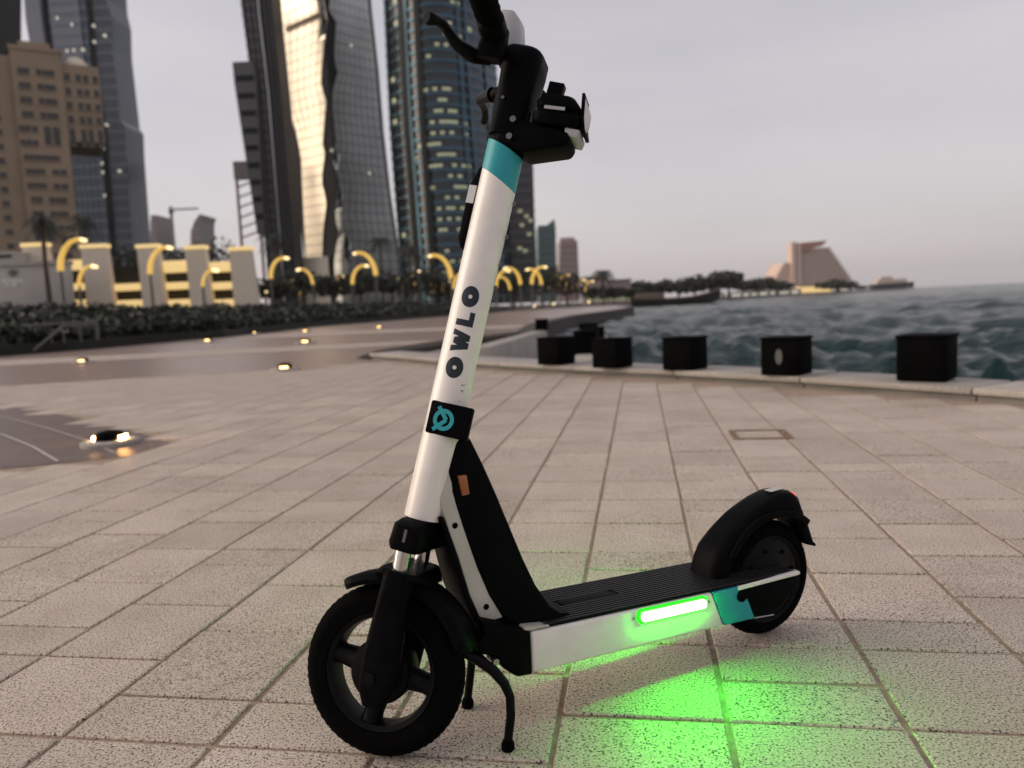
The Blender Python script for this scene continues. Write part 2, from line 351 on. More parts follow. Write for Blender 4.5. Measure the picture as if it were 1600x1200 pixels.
# raised planted bank on the left behind the promenade
bank_edge = [(-60, 8), (-16.4, 19), (-13.9, 20.6), (-12.8, 23.4), (-12.3, 27.3), (-11.0, 29.8), (-11.8, 44), (-8.3, 62), (-2.3, 88), (0, 130), (0, 420)]
mb = MB(); n = len(bank_edge); rows = []
for off, z in ((0, -.02), (0.05, .28), (.35, .30), (5, .8), (13, 1.55), (60, 1.65), (420, 1.7)):
    rows.append([(x-off*.93, y+off*.36, z) for x, y in bank_edge])
vs = sum(rows, []); fs = [(r*n+i, r*n+i+1, (r+1)*n+i+1, (r+1)*n+i) for r in range(len(rows)-1) for i in range(n-1)]
o = mb.add(vs, fs).build('planted_bank', 'soil_grass', smooth=30, kind='structure')
if sum(q.normal.z for q in o.data.polygons) < 0: o.data.flip_normals()

# sea wall kerb: stone blocks
kerb = thing('sea_wall', 'low pale stone kerb along the water carrying the black blocks', 'kerb', (0, 0, 0))
def walk(P, step):
    out = []; d = 0; P = [Vector((x, y)) for x, y in P]; acc = 0
    for a, b2 in zip(P[:-1], P[1:]):
        L = (b2-a).length; s = acc
        while s < L: out.append(a+(b2-a)*(s/L)); s += step
        acc = s-L
    return out
def kerb_run(P, step, parent, wid, z, m='kerb_stone'):
    K = walk(P, step)
    for a, b2 in zip(K[:-1], K[1:]):
        d = (b2-a).normalized(); nn = Vector((d.y, -d.x)); a2 = a+d*.004; b3 = b2-d*.004; j = random.uniform(-.006, .006)
        for nm, in0, zz0, zz1, bv in (('kerb_stone', 0., z*.42, z+j, .01), ('kerb_footing', .06, -.6, z*.42, 0.)):
            q = [a2+nn*in0, b3+nn*in0, b3+nn*wid, a2+nn*wid]
            MB().add([(p.x, p.y, zz0) for p in q]+[(p.x, p.y, zz1) for p in q], [(0, 3, 2, 1), (4, 5, 6, 7), (0, 1, 5, 4), (1, 2, 6, 5), (2, 3, 7, 6), (3, 0, 4, 7)]).build(nm, m if in0 == 0 else 'concrete', parent, bevel=bv, smooth=30)
kerb_run([(6.0, -.8), (4.3, 2.6), (3.149, 4.7), (2.598, 5.59), (1.767, 6.78), (.9, 7.75), (.15, 8.67), (-.75, 9.9), (-1.6, 11.3), (-2.5, 12.7)], 1.3, kerb, .55, .085)
spur = thing('jetty_kerb', 'narrow stone kerb running out from the corner behind the blocks', 'kerb', (0, 0, 0))
kerb_run([(.62, 8.7), (1.0, 10.5), (1.35, 12.5), (1.45, 16.5)], 1.3, spur, .45, .085)
# steps down to the water in the inlet, pale landing slab
st = thing('harbour_steps', 'grey stone steps descending to the water in the small inlet', 'steps', (0, 0, 0))
for k in range(4):
    z1 = -.12-.2*k; o_ = .32*k
    MB().add([(x, y, zz) for zz in (-1.9, z1) for x, y in [(-2.35+o_*.9, 13.0+o_*.35), (-1.05+o_*.9, 17.9-o_*.1), (-.65+o_*.9, 17.8-o_*.1), (-1.95+o_*.9, 12.9+o_*.35)]],
             [(0, 3, 2, 1), (4, 5, 6, 7), (0, 1, 5, 4), (1, 2, 6, 5), (2, 3, 7, 6), (3, 0, 4, 7)]).build('step', 'concrete', st, bevel=.02)
MB().add([(x, y, zz) for zz in (-1.9, .02) for x, y in [(-.75, 14.0), (.75, 21.7), (1.05, 21.6), (-.35, 13.9)]], [(0, 3, 2, 1), (4, 5, 6, 7), (0, 1, 5, 4), (1, 2, 6, 5), (2, 3, 7, 6), (3, 0, 4, 7)]).build('side_wall', 'kerb_stone', st, bevel=.02)

# black cube bollards
def bollard(x, y, z, rz, label, recess=False, s=.3):
    t = thing('bollard', label, 'bollard', (x, y, z), rz, 'black block bollards along the sea wall')
    MB().box(-s/2, s/2, -s/2, s/2, 0, s*.93).build('block', 'bollard_black', t, bevel=.012)
    MB().box(-s/2-.008, s/2+.008, -s/2-.008, s/2+.008, s*.93, s*1.0).build('cap', 'bollard_black', t, bevel=.01)
    if recess:
        MB().prism([(.028*math.cos(q), s*.5+.062*math.sin(q)) for q in np.linspace(0, 2*math.pi, 20, endpoint=False)], -s/2-.004, -s/2+.004).build('plate', 'plate_grey', t)
    return t
for (x, y, lab, rc, sz) in [(2.99, 5.5, 'large black block bollard nearest the right edge on the sea kerb', False, .325), (2.26, 6.28, 'black block bollard with a pale oval plate facing the plaza', True, .31), (1.62, 7.13, 'black block bollard third from the right on the sea kerb', False, .305),
    (1.02, 7.7, 'black block bollard fourth from the right on the sea kerb', False, .295), (.5, 8.42, 'black block bollard at the kerb corner left of the others', False, .3),
    (.98, 9.9, 'black block bollard on the spur directly behind the corner one', False, .3), (1.22, 11.2, 'black block bollard second along the spur towards the water', False, .3), (1.36, 13.2, 'black block bollard farther out, next to last on the spur', False, .3), (.9, 21.4, 'small distant black block bollard at the end of the steps wall', False, .32)]:
    bollard(x, y, .02 if y > 20 else .086, R_(-42 if y < 9 else -12), lab, rc, sz)

# ------------------------------------------------------------------ the scooter
SC = thing('electric_scooter', 'white and black electric kick scooter with teal bands and a glowing green side light', 'scooter', (-.241, 1.249, 0), math.atan2(.461, .888))
FL = Matrix(((1, 0, 0, 0), (0, -1, 0, 0), (0, 0, 1, 0), (0, 0, 0, 1)))       # (u rearward, w to the left side, z) to local
MS = Matrix(((-.699, -.652, .293, .089), (.682, -.731, 0, 0), (.214, .2, .956, .398), (0, 0, 0, 1)))  # steered front: (a forward, l left, v up the stem)
def U(mb, name, m, parent=SC, **k): return mb.build(name, m, parent, xf=FL, **k)
def T(mb, name, m, parent=SC, **k): return mb.build(name, m, parent, xf=MS, **k)
RS = .033
SLp = -.045
def zs(z, u): return z+SLp*(u-.25)
# deck body
def deck_prism(u0a, u0b, u1a, u1b, hw, z0, z1):   # slanted ends: a = bottom, b = top
    return MB().prism([(u0a, zs(z0, u0a)), (u1a, zs(z0, u1a)), (u1b, zs(z1, u1b)), (u0b, zs(z1, u0b))], -hw, hw)
U(deck_prism(.245, .245, .69, .66, .08, .104, .180), 'deck_frame', 'white_paint', bevel=.007, bseg=3)
U(deck_prism(.6905, .6605, .775, .742, .0798, .104, .180), 'teal_band', 'teal_vinyl', bevel=.004)
# rear dropout arms with a white upper edge
for s in (1, -1):
    c = U(MB().prism([(.7755, zs(.108, .775)), (.83, zs(.106, .83)), (.905, zs(.15, .905)), (.905, zs(.171, .905)), (.735, zs(.171, .735))], s*.055, s*.079), 'rear_arm', 'black_plastic', bevel=.004)
    U(MB().prism([(.727, zs(.1725, .727)), (.728, zs(.180, .728)), (.900, zs(.187, .9)), (.905, zs(.182, .905)), (.9, zs(.178, .9))], s*.066, s*.0825), 'edge_strip', 'white_paint', bevel=.002)
    U(MB().tube([(.737, s*.07, zs(.160, .737)), (.737, s*.0835, zs(.160, .737))], .0125, 20), 'cable_grommet', 'black_rubber')
    U(MB().tube([(.772, s*.0802, zs(.106, .772)), (.826, s*.0802, zs(.103, .826))], .0014, 6), 'lower_seam', 'steel')
# grip mat with ribs
mat_o = U(MB().prism([(.262, zs(.1805, .262)), (.9, zs(.1805, .9)), (.9, zs(.1845, .9)), (.262, zs(.1845, .262))], -.077, .077), 'grip_mat', 'deck_rubber', bevel=.002)
ribs = MB()
nr = 17
for k in range(nr):
    wv = -.072+.144*k/(nr-1); sp = [(.275, .895)]
    if abs(wv) < .017: sp = [(.275, .345), (.482, .895)]
    for a, b2 in sp: ribs.prism([(a, zs(.1843, a)), (b2, zs(.1843, b2)), (b2, zs(.1872, b2)), (a, zs(.1872, a))], wv-.0022, wv+.0022)
mat('rib_highlight', (.014, .014, .014), .5, spec=.3)  # paler than the mat: highlights on the ribs put into the colour
U(ribs, 'ribs', 'rib_highlight', mat_o, smooth=0)
ov = []
for k in range(32):
    q = 2*math.pi*k/32; cx = .4135+(.045 if math.cos(q) > 0 else -.045); ov.append((cx+.0165*math.cos(q), .0165*math.sin(q)))
U(MB().sections([[(u, v, zs(.184, u)) for u, v in ov], [(u, v, zs(.1866, u)) for u, v in ov], [(.4135+(u-.4135)*.97, v*.9, zs(.1872, u)) for u, v in ov]]), 'oval_pad', 'deck_rubber', mat_o)
# LED bars both sides
for s in (1, -1):
    pr = []
    def pill(u0, u1, z, hh, y0, y1, seg=8):
        P = [(u1+hh*math.sin(q)*.6, z+hh*math.cos(q)) for q in np.linspace(0, math.pi, seg)]+[(u0-hh*math.sin(q)*.6, z-hh*math.cos(q)) for q in np.linspace(0, math.pi, seg)]
        return MB().prism([(a, zs(b2, a)-zs(0, .25)*0) for a, b2 in P], y0, y1)
    lb = U(pill(.480, .634, .165, .0135, s*.0795, s*.086), 'light_bar', 'led_frame', label='glowing green light strip in the deck side')
    U(pill(.484, .630, .165, .0088, s*.084, s*.0905), 'diffuser', 'led_core', lb)
    for uu in (.465, .648): U(MB().tube([(uu, s*.079, zs(.163, uu)), (uu, s*.0822, zs(.163, uu))], .003, 10), 'screw', 'steel')
# front end cap of the deck
U(MB().prism([(.152, .222), (.157, .196), (.143, .183), (.145, .166), (.175, .155), (.19, .128), (.214, .107), (.2445, .1035), (.2445, .183), (.215, .196)], -.083, .083), 'deck_nose', 'black_plastic', bevel=.005)
# riser: side box of white paint with shade put into its grey, black front strip, black rear cover
def quadloft(secs): return MB().sections(secs)
def rsec(z, u0, u1, h0, h1): return [(u0, -h0, z), (u0, h0, z), (u1, h1, z), (u1, -h1, z)]
U(quadloft([rsec(.205, .166, .212, .051, .051), rsec(.259, .147, .184, .0475, .0475), rsec(.329, .131, .160, .0425, .0425), rsec(.375, .118, .148, .039, .039), rsec(.44, .104, .132, .0305, .0345), rsec(.515, .125, .144, .022, .026)]), 'down_tube', 'grey_metal_shaded_white', bevel=.004)
U(quadloft([rsec(.212, .152, .1635, .052, .052), rsec(.259, .136, .1462, .049, .049), rsec(.329, .1205, .1302, .044, .044), rsec(.40, .1025, .111, .039, .039)]), 'front_strip', 'black_plastic', bevel=.002)
U(quadloft([rsec(.184, .224, .345, .060, .062), rsec(.190, .216, .322, .058, .061), rsec(.208, .205, .300, .056, .058), rsec(.25, .183, .276, .0525, .051), rsec(.30, .165, .256, .048, .046), rsec(.36, .149, .236, .0435, .039), rsec(.42, .133, .217, .0375, .030), rsec(.475, .127, .197, .0335, .024), rsec(.526, .143, .176, .029, .018)]), 'riser_cover', 'black_plastic', bevel=.007, bseg=3)
for u, z in ((.130, .382), (.176, .232)):
    U(MB().tube([(u, .03, z), (u, .0505 if z < .3 else .0398, z)], .0052, 12), 'bolt', 'black_rubber')
U(MB().prism([(.141, .466), (.157, .466), (.161, .432), (.147, .430)], .028, .0392), 'side_reflector', 'amber', bevel=.002, label='amber reflector on the black riser')
U(MB().prism([(.23, .1845), (.285, .181), (.283, .184), (.235, .191)], .058, .0795), 'deck_trim', 'grey_metal_shaded_white', bevel=.001)
# stem (straight tube), steered coordinates
def cyl_sec(v, r, n=40, fn=None): return [(r*math.sin(q), r*math.cos(q), v+(fn(q) if fn else 0)) for q in np.linspace(0, 2*math.pi, n, endpoint=False)]
f1 = lambda q: .017*math.sin(q)
T(MB().sections([cyl_sec(-.004, RS*.985), cyl_sec(0, RS), cyl_sec(.594, RS, fn=f1)]), 'stem', 'white_paint', smooth=30)
T(MB().sections([cyl_sec(.594, RS+.0003, fn=f1), cyl_sec(.650, RS+.0003, fn=lambda q: .013*math.sin(q))]), 'teal_sleeve', 'teal_vinyl', smooth=30)
T(MB().sections([cyl_sec(.6501, RS-.0006, fn=lambda q: .013*math.sin(q)), cyl_sec(.72, RS-.0006)]), 'stem_top', 'black_plastic', smooth=30)
# lettering on the stem
def on_stem(pts, phi0, vc, r=RS+.0004):
    return [(r*math.sin(phi0+y/RS), r*math.cos(phi0+y/RS), vc+x) for x, y in pts]
def ring_letter(a, b2, hole, n=40):
    o_ = [(a*math.cos(q), b2*math.sin(q)) for q in np.linspace(0, 2*math.pi, n, endpoint=False)]; i_ = [(hole*math.cos(q), hole*math.sin(q)) for q in np.linspace(0, 2*math.pi, n, endpoint=False)]
    mid = [(.55*x, .55*y) for x, y in o_]
    return o_+mid+i_, [(r*n+k, r*n+(k+1) % n, (r+1)*n+(k+1) % n, (r+1)*n+k) for r in (0, 1) for k in range(n)]
PH = -.22
def letter(pts, faces, vc, name):
    o = T(MB().add(on_stem(pts, PH, vc), faces), name, 'ink', STEM, smooth=0); return o
STEM = [o for o in SC.children if o.name.startswith('stem')][0]
p_, f_ = ring_letter(.0182, .0152, .0035); letter(p_, f_, .2585, 'letter_o'); letter(p_, f_, .3815, 'letter_o')
def polygrid(poly, vc, name):     # triangulated polygon, subdivided so it follows the tube
    bm = bmesh.new(); f = bm.faces.new([bm.verts.new((x, y, 0)) for x, y in poly]); bmesh.ops.triangulate(bm, faces=[f]); bmesh.ops.subdivide_edges(bm, edges=bm.edges, cuts=3, use_grid_fill=True)
    bm.verts.index_update(); P = [(v.co.x, v.co.y) for v in bm.verts]; Fc = [tuple(v.index for v in f.verts) for f in bm.faces]; bm.free(); letter(P, Fc, vc, name)
polygrid([(-.0195, .0152), (-.0095, .0152), (-.0075, .004), (-.0048, .0122), (.0048, .0122), (.0075, .004), (.0095, .0152), (.0195, .0152), (.0115, -.0152), (.0018, -.0152), (0, -.0085), (-.0018, -.0152), (-.0115, -.0152)], .3045, 'letter_w')
polygrid([(-.0105, .0152), (.0005, .0152), (.0005, -.0062), (.0145, -.0062), (.0145, -.0152), (-.0105, -.0152)], .341, 'letter_l')
for (vc, y0, L_) in ((.232, -.0205, .004), (.2335, -.0245, .0016), (.223, -.021, .003), (.2215, -.0235, .0022), (.2045, -.0215, .002)):
    T(MB().add(on_stem([(-.0008, -L_/2+y0), (.0008, -L_/2+y0), (.0012, L_/2+y0), (-.0004, L_/2+y0)], PH, vc), [(0, 1, 2, 3)]), 'fine_print', 'ink', STEM, smooth=0)
# collar with emblem
col = T(MB().sections([[(a, l, v) for a, l in ((.019, .0355), (-.0565, .0355), (-.0565, .024), (-.040, -.012), (-.02, -.035), (.019, -.035))] for v in (.1415, .1975)]), 'collar', 'black_plastic', bevel=.0035)
T(MB().box(-.0495, -.0485, .0352, .0358, .143, .196), 'seam', 'dark_metal', col)
em = MB(); n = 40; ec = (-.010, .1685)
ro, ri = .0185, .0115
vs = [(ec[0]-r*math.cos(q), .0362, ec[1]+r*math.sin(q)) for r in (ro, ri) for q in np.linspace(0, 2*math.pi, n, endpoint=False)]
em.add(vs, [(k, (k+1) % n, n+(k+1) % n, n+k) for k in range(n)])
def emline(p, q, wd):
    p = Vector(p); q = Vector(q); d = (q-p).normalized(); nn = Vector((-d.y, d.x))*wd/2
    em.add([(ec[0]-c.x, .0364, ec[1]+c.y) for c in (p+nn, p-nn, q-nn, q+nn)], [(0, 1, 2, 3)])
# chevron opening towards the front of the scooter, with two small tips beyond the ring
emline((-.0125, .0205), (.0050, .0005), .0068); emline((-.0155, -.0195), (.0050, .0005), .0068)
T(em, 'emblem', 'teal_vinyl', col, smooth=0)
# slim control box on the front of the stem with a blank sticker
cb = T(MB().prism([(.027, .470), (.036, .462), (.046, .48), (.0475, .575), (.036, .612), (.027, .615)], -.014, .014), 'control_box', 'black_plastic', bevel=.004)
T(MB().add([(.0478, l, v) for l, v in ((-.0085, .545), (.0085, .545))]+[(.0476, l, v) for l, v in ((.0085, .577), (-.0085, .577))], [(0, 1, 2, 3)]), 'sticker', 'sticker', cb, smooth=0)
T(MB().add([(a, .0143, v) for a, v in ((.032, .545), (.046, .545), (.046, .577), (.032, .577))], [(0, 1, 2, 3)]), 'sticker', 'sticker', cb, smooth=0, label='blank white sticker on the black control box')
for v in (.56, .50, .45, .41): T(MB().tube([(-RS-.001, -.004, v), (-RS-.0045, -.004, v)], .0035, 10), 'rivet', 'screw_grey', STEM)
# head, arm, phone holder
def rrect(a0, a1, l0, l1, v, r, n=5, dv=0.):
    P = []
    for cx, cy, q0 in ((a1-r, l1-r, 0), (a0+r, l1-r, 90), (a0+r, l0+r, 180), (a1-r, l0+r, 270)):
        for k in range(n): q = R_(q0+90*k/(n-1)); P.append((cx+r*math.cos(q), cy+r*math.sin(q), v+dv*(cx+r*math.cos(q)-a0)))
    return P
hd = T(MB().sections([rrect(-.028, .030, -.037, .036, .668, .018), rrect(-.031, .030, -.039, .038, .72, .02), rrect(-.037, .034, -.042, .040, .79, .022), rrect(-.037, .036, -.042, .040, .815, .022, dv=.06), rrect(-.030, .030, -.036, .034, .823, .02, dv=.06)]), 'stem_head', 'black_plastic', smooth=50)
for v in (.692, .662): T(MB().tube([(-.014, .034, v), (-.014, .0395, v)], .0055, 16), 'head_screw', 'screw_grey', hd)
T(MB().tube([(.012, .035, .727), (.012, .0405, .727)], .003, 12), 'head_screw', 'screw_grey', hd)
arm = T(MB().prism([(.012, .703), (-.112, .684), (-.118, .672), (-.112, .659), (-.042, .640), (.012, .655)], -.034, .034), 'holder_arm', 'black_plastic', bevel=.008, bseg=3)
ph = T(MB().sections([rrect(-.122, -.048, -.036, .036, .692, .016), rrect(-.126, -.043, -.040, .040, .698, .018), rrect(-.126, -.043, -.040, .040, .712, .018)]), 'phone_holder', 'black_plastic', smooth=50)
T(MB().sections([rrect(-.118, -.046, -.036, .036, .724, .016), rrect(-.120, -.044, -.038, .038, .733, .018), rrect(-.110, -.05, -.034, .034, .744, .016)]), 'holder_plate', 'black_plastic', ph, smooth=50)
T(MB().box(-.10, -.06, -.02, .02, .71, .726), 'holder_core', 'black_plastic', ph)
T(MB().box(-.1, -.064, .038, .040, .716, .7215), 'holder_bar', 'silver_plastic', ph)
T(MB().prism([(-.058, .738), (-.060, .769), (-.087, .767), (-.084, .737)], .010, .030), 'holder_tab', 'black_plastic', ph, bevel=.002)
cl = T(MB().prism([(-.119, .756), (-.124, .757), (-.131, .715), (-.139, .690), (-.133, .688), (-.125, .714)], -.022, .024), 'holder_clamp', 'black_plastic', ph, bevel=.001)
T(MB().prism([(-.1265, .748), (-.1405, .722), (-.1415, .700), (-.1365, .690), (-.131, .715)], .010, .0235), 'clamp_pad', 'sticker', cl, bevel=.001)
T(MB().prism([(-.104, .692), (-.131, .690), (-.128, .676), (-.106, .678)], -.028, .030), 'holder_lip', 'silver_plastic', ph, bevel=.002)
T(MB().sections([rrect(.012, .056, -.034, .030, .825, .02), rrect(.013, .062, -.036, .032, .85, .02), rrect(.020, .066, -.032, .028, .878, .02), rrect(.034, .062, -.02, .018, .893, .008)]), 'display_housing', 'silver_plastic', smooth=50)
# handlebar, grips, levers
bar = lambda l: (.036+.0*abs(l), l, .806+.19*max(0, abs(l)-.03))
hb = T(MB().tube([bar(l) for l in np.linspace(-.28, .28, 25)], .0125, 20), 'handlebar', 'dark_metal')
for s in (1, -1):
    ls = np.linspace(.125, .285, 22)
    T(MB().tube([bar(s*l) for l in ls], [.0215 if i in (0, 21) else (.0225 if i % 2 else .0212) for i in range(22)], 24), 'grip', 'black_rubber', hb)
    T(MB().tube([bar(s*l) for l in (.082, .088, .112, .118)], [.018, .0235, .0235, .018], 24), 'switch_collar', 'black_plastic', hb)
    da = 0 if s > 0 else .022
    T(MB().sections([rrect(.018, .058, s*.075-.014, s*.075+.014, .772, .008), rrect(.012, .060, s*.075-.016, s*.075+.016, .79, .01), rrect(.014, .055, s*.075-.014, s*.075+.014, .825, .01)]), 'lever_clamp', 'black_plastic', hb, smooth=50)
    T(MB().tube([(.04, s*.062, .783), (.066, s*.07, .779), (.080, s*.085, .777)], [.013, .0125, .010], 14), 'lever_perch', 'black_plastic', hb)
    T(MB().tube([(.070+da*.3, s*.074, .779), (.088+da, s*.105, .780), (.094+da, s*.135, .785), (.096+da, s*.16, .785), (.099+da, s*.178, .779), (.103+da, s*.19, .774), (.1045+da, s*.195, .773)], [.011, .0088, .0075, .0072, .0072, .0088, .006], 14, flat=1.25), 'brake_lever', 'dark_metal', hb)
# bell-like thumb throttle body under the far bar
T(MB().tube([(.045, -.055, .775), (.048, -.075, .742), (.045, -.08, .722)], [.017, .02, .012], 14), 'throttle', 'black_plastic', hb)
# fork
T(MB().sections([cyl_sec(-.03, .027), cyl_sec(-.004, .0295), cyl_sec(.0005, .0295)]), 'head_bearing', 'black_plastic')
cw = T(MB().sections([rrect(-.024, .026, -.064, .064, -.056, .012), rrect(-.026, .030, -.066, .066, -.046, .013), rrect(-.024, .028, -.064, .064, -.014, .013), rrect(-.020, .022, -.05, .05, -.006, .012)]), 'fork_crown', 'black_plastic', smooth=50)
T(MB().add([(-.002, .0668, v) for v in (-.04,)]+[(.003, .0668, -.04), (.003, .0668, -.019), (-.002, .0668, -.019)], [(0, 1, 2, 3)]), 'crown_mark', 'post_grey', cw, smooth=0)
HUB = (.007, 0, -.267)
for s in (1, -1):
    T(MB().tube([(.004, s*.048, -.056), (.002, s*.048, -.094)], .0138, 24), 'fork_tube', 'chrome')
    lg = T(MB().sections([rrect(-.022, .026, s*.048-.020, s*.048+.020, -.089, .014), rrect(-.024, .026, s*.048-.02, s*.048+.02, -.11, .014), rrect(-.030, .028, s*.052-.014, s*.052+.014, -.17, .012), rrect(-.036, .030, s*.055-.011, s*.055+.011, -.235, .01),
                       rrect(-.034, .026, s*.056-.011, s*.056+.011, -.285, .01), rrect(-.022, .012, s*.056-.009, s*.056+.009, -.312, .008)]), 'fork_leg', 'black_plastic', smooth=50)
    T(MB().tube([(HUB[0], s*.055, HUB[2]), (HUB[0], s*.0695, HUB[2])], .011, 12), 'axle_nut', 'dark_metal', lg)
# front fender: arc shell around the wheel
def arc_shell(c, r0, r1, q0, q1, hw, n=20, hw1=None, flat=True):
    secs = []
    for k in range(n+1):
        q = R_(lerp(q0, q1, k/n)); h = lerp(hw, hw1 or hw, k/n); cq, sq = math.cos(q), math.sin(q)
        if k in (0, n): h *= .75
        ring = [(r1-.012, -h), (r1-.003, -h*.8), (r1, -h*.4), (r1, h*.4), (r1-.003, h*.8), (r1-.012, h), (r0-.010, h*.95), (r0-.002, h*.5), (r0-.002, -h*.5), (r0-.010, -h*.95)]
        secs.append([(c[0]+r*cq, l, c[2]+r*sq) for r, l in ring])
    return MB().sections(secs)
fc = (HUB[0], 0, HUB[2])
T(arc_shell(fc, .156, .166, 52, 152, .037, 26, .045), 'front_fender', 'black_plastic', smooth=50)
T(MB().sections([rrect(-.05, .055, -.040, .040, -.105, .014), rrect(-.036, .040, -.066, .066, -.098, .012), rrect(-.03, .033, -.064, .064, -.0885, .012)]), 'fender_bracket', 'black_plastic', smooth=50)
# wheels
def wheel(build, c, R, tw, spokes, name, parent=SC, rin=.092):
    prof = []
    for q in np.linspace(-100, 100, 17): q = R_(q); prof.append((R-.024+.024*math.cos(q), tw/2*math.sin(q)))
    prof += [(rin+.008, tw*.46), (rin+.004, tw*.2), (rin+.004, -tw*.2), (rin+.008, -tw*.46)]
    ty = build(MB().lathe_y(prof, c, 72), name, 'black_rubber', smooth=35)
    tr = MB()
    for k in range(60):
        q = 2*math.pi*k/60
        for s in (-1, 1):
            q2 = q+(.05 if s > 0 else 0); a = Vector((math.cos(q2), 0, math.sin(q2))); b2 = Vector((-math.sin(q2), 0, math.cos(q2))); cc = Vector(c)
            pts = [cc+a*(R-.024+.024*math.sqrt(1-(l/(tw/2))**2)-.001+dr)+b2*db+Vector((0, s*l, 0)) for dr in (0, .0018) for db, l in ((-.0032, .003), (.0032, .003), (.0045, tw*.30), (-.0020, tw*.30))]
            tr.add(pts, [(0, 1, 2, 3), (4, 5, 6, 7), (0, 1, 5, 4), (1, 2, 6, 5), (2, 3, 7, 6), (3, 0, 4, 7)])
    build(tr, 'tread', 'black_rubber', ty, smooth=0)
    rim = build(MB().lathe_y([(rin+.006, -tw*.45), (rin+.008, 0), (rin+.006, tw*.45), (rin-.003, tw*.40), (rin-.006, 0), (rin-.003, -tw*.40)], c, 64), 'rim', 'dark_metal', ty, smooth=35)
    if spokes:
        for k in range(spokes):
            q = R_(k*90+2); a = Vector((math.cos(q), 0, math.sin(q))); b2 = Vector((-math.sin(q), 0, math.cos(q))); cc = Vector(c); secs = []
            for r, hw, hy in ((.04, .022, .024), (.06, .019, .020), (.078, .017, .018), (rin, .021, .020)):
                secs.append([cc+a*r+b2*(hw*math.cos(t_))+Vector((0, hy*math.sin(t_), 0)) for t_ in np.linspace(0, 2*math.pi, 12, endpoint=False)])
            build(MB().sections(secs), 'spoke', 'dark_metal', ty, smooth=50)
        build(MB().lathe_y([(.0, -.03), (.03, -.03), (.05, -.026), (.054, -.02), (.054, .02), (.05, .026), (.03, .03), (0, .03)], c, 40, closed=False), 'hub', 'dark_metal', ty, smooth=35)
    else:
        build(MB().lathe_y([(0, -.031), (.05, -.031), (.056, -.027), (.078, -.025), (rin, -.02), (rin, .02), (.078, .025), (.056, .027), (.05, .031), (0, .031)], c, 48, closed=False), 'hub_motor', 'dark_metal', ty, smooth=35)
        for k in range(8):
            q = 2*math.pi*k/8+.2; x, z = c[0]+.067*math.cos(q), c[2]+.067*math.sin(q)
            build(MB().tube([(x, c[1]+.0245, z), (x, c[1]+.029, z)], .0045, 8), 'motor_bolt', 'black_rubber', ty)
    return ty
wheel(T, HUB, .1425, .052, 4, 'front_wheel')
wheel(U, (.873, 0, .1275), .1275, .056, 0, 'rear_wheel', rin=.090)
# rear fender
RC = (.873, .1275)
out = [(.678, .163), (.688, .195), (.705, .222), (.747, .252), (.802, .282), (.868, .305), (.922, .317), (.955, .315), (.977, .300), (.984, .262)]
out = [(.835+(u-.835)*.87, z) for u, z in out]
inn = [(RC[0]+.141*math.cos(R_(q)), RC[1]+.141*math.sin(R_(q))) for q in np.linspace(46, 164, 14)]
secs = []
for i in range(24):
    tt = i/23*(len(out)-1); k = min(int(tt), len(out)-2); f = tt-k; ox, oz = lerp(out[k][0], out[k+1][0], f), lerp(out[k][1], out[k+1][1], f)
    t2 = (1-i/23)*(len(inn)-1); k = min(int(t2), len(inn)-2); f = t2-k; ix, iz = lerp(inn[k][0], inn[k+1][0], f), lerp(inn[k][1], inn[k+1][1], f)
    hw = lerp(.044, .038, i/23); mx_, mz_ = lerp(ix, ox, .7), lerp(iz, oz, .7)
    secs.append([(ix, -hw, iz), (mx_, -hw*.98, mz_), (lerp(ix, ox, .93), -hw*.8, lerp(iz, oz, .93)), (ox, -hw*.45, oz), (ox, hw*.45, oz), (lerp(ix, ox, .93), hw*.8, lerp(iz, oz, .93)), (mx_, hw*.98, mz_), (ix, hw, iz)])
rf = U(MB().sections(secs), 'rear_fender', 'black_plastic', smooth=50)
U(MB().prism([(RC[0]+r*math.cos(R_(q)), RC[1]+r*math.sin(R_(q))) for r, qs in ((.158, np.linspace(50, 150, 14)), (.142, np.linspace(150, 50, 14))) for q in qs], .036, .050), 'fender_lip', 'black_plastic', rf, bevel=.003)
U(MB().prism([(.936, .262), (.958, .285), (.970, .262), (.976, .240), (.985, .231), (1.000, .192), (1.010, .183), (1.008, .178), (.984, .186), (.966, .222)], -.033, .033), 'mud_flap', 'black_plastic', rf, bevel=.002)
U(MB().prism([(.950, .310), (.963, .303), (.968, .285), (.958, .283)], -.018, .018), 'tail_light', 'tail_red', rf, bevel=.002, label='small glowing red tail light')
U(MB().add([(u, l, z) for u, z in ((.895, .3168), (.932, .3188)) for l in (-.011, .011)], [(0, 1, 3, 2)]), 'fender_badge', 'grey_metal_shaded_white', rf, smooth=0)
# kickstand
ks = U(MB().tube([(.15, -.062, .152), (.15, .082, .152)], .009, 14), 'kickstand', 'dark_metal')
for w0, w1 in ((.072, .1095), (-.03, -.0555)):
    U(MB().tube([(.118, w0, .172), (.140, w0*1.02, .158), (.165, lerp(w0, w1, .4), .136), (.180, lerp(w0, w1, .7), .113), (.187, lerp(w0, w1, .85), .09), (.184, w1, .06), (.176, w1, .015)], [.006, .009, .0095, .0088, .008, .0078, .0075], 14), 'stand_leg', 'dark_metal', ks)
    U(MB().tube([(.1765, w1, .020), (.176, w1, .012), (.1755, w1, .003), (.1755, w1, .0)], [.008, .0115, .0115, .009], 14), 'stand_foot', 'black_rubber', ks)
U(MB().tube([(.172, .06, .148), (.172, .088, .148)], .006, 12), 'stand_bolt', 'steel', ks)

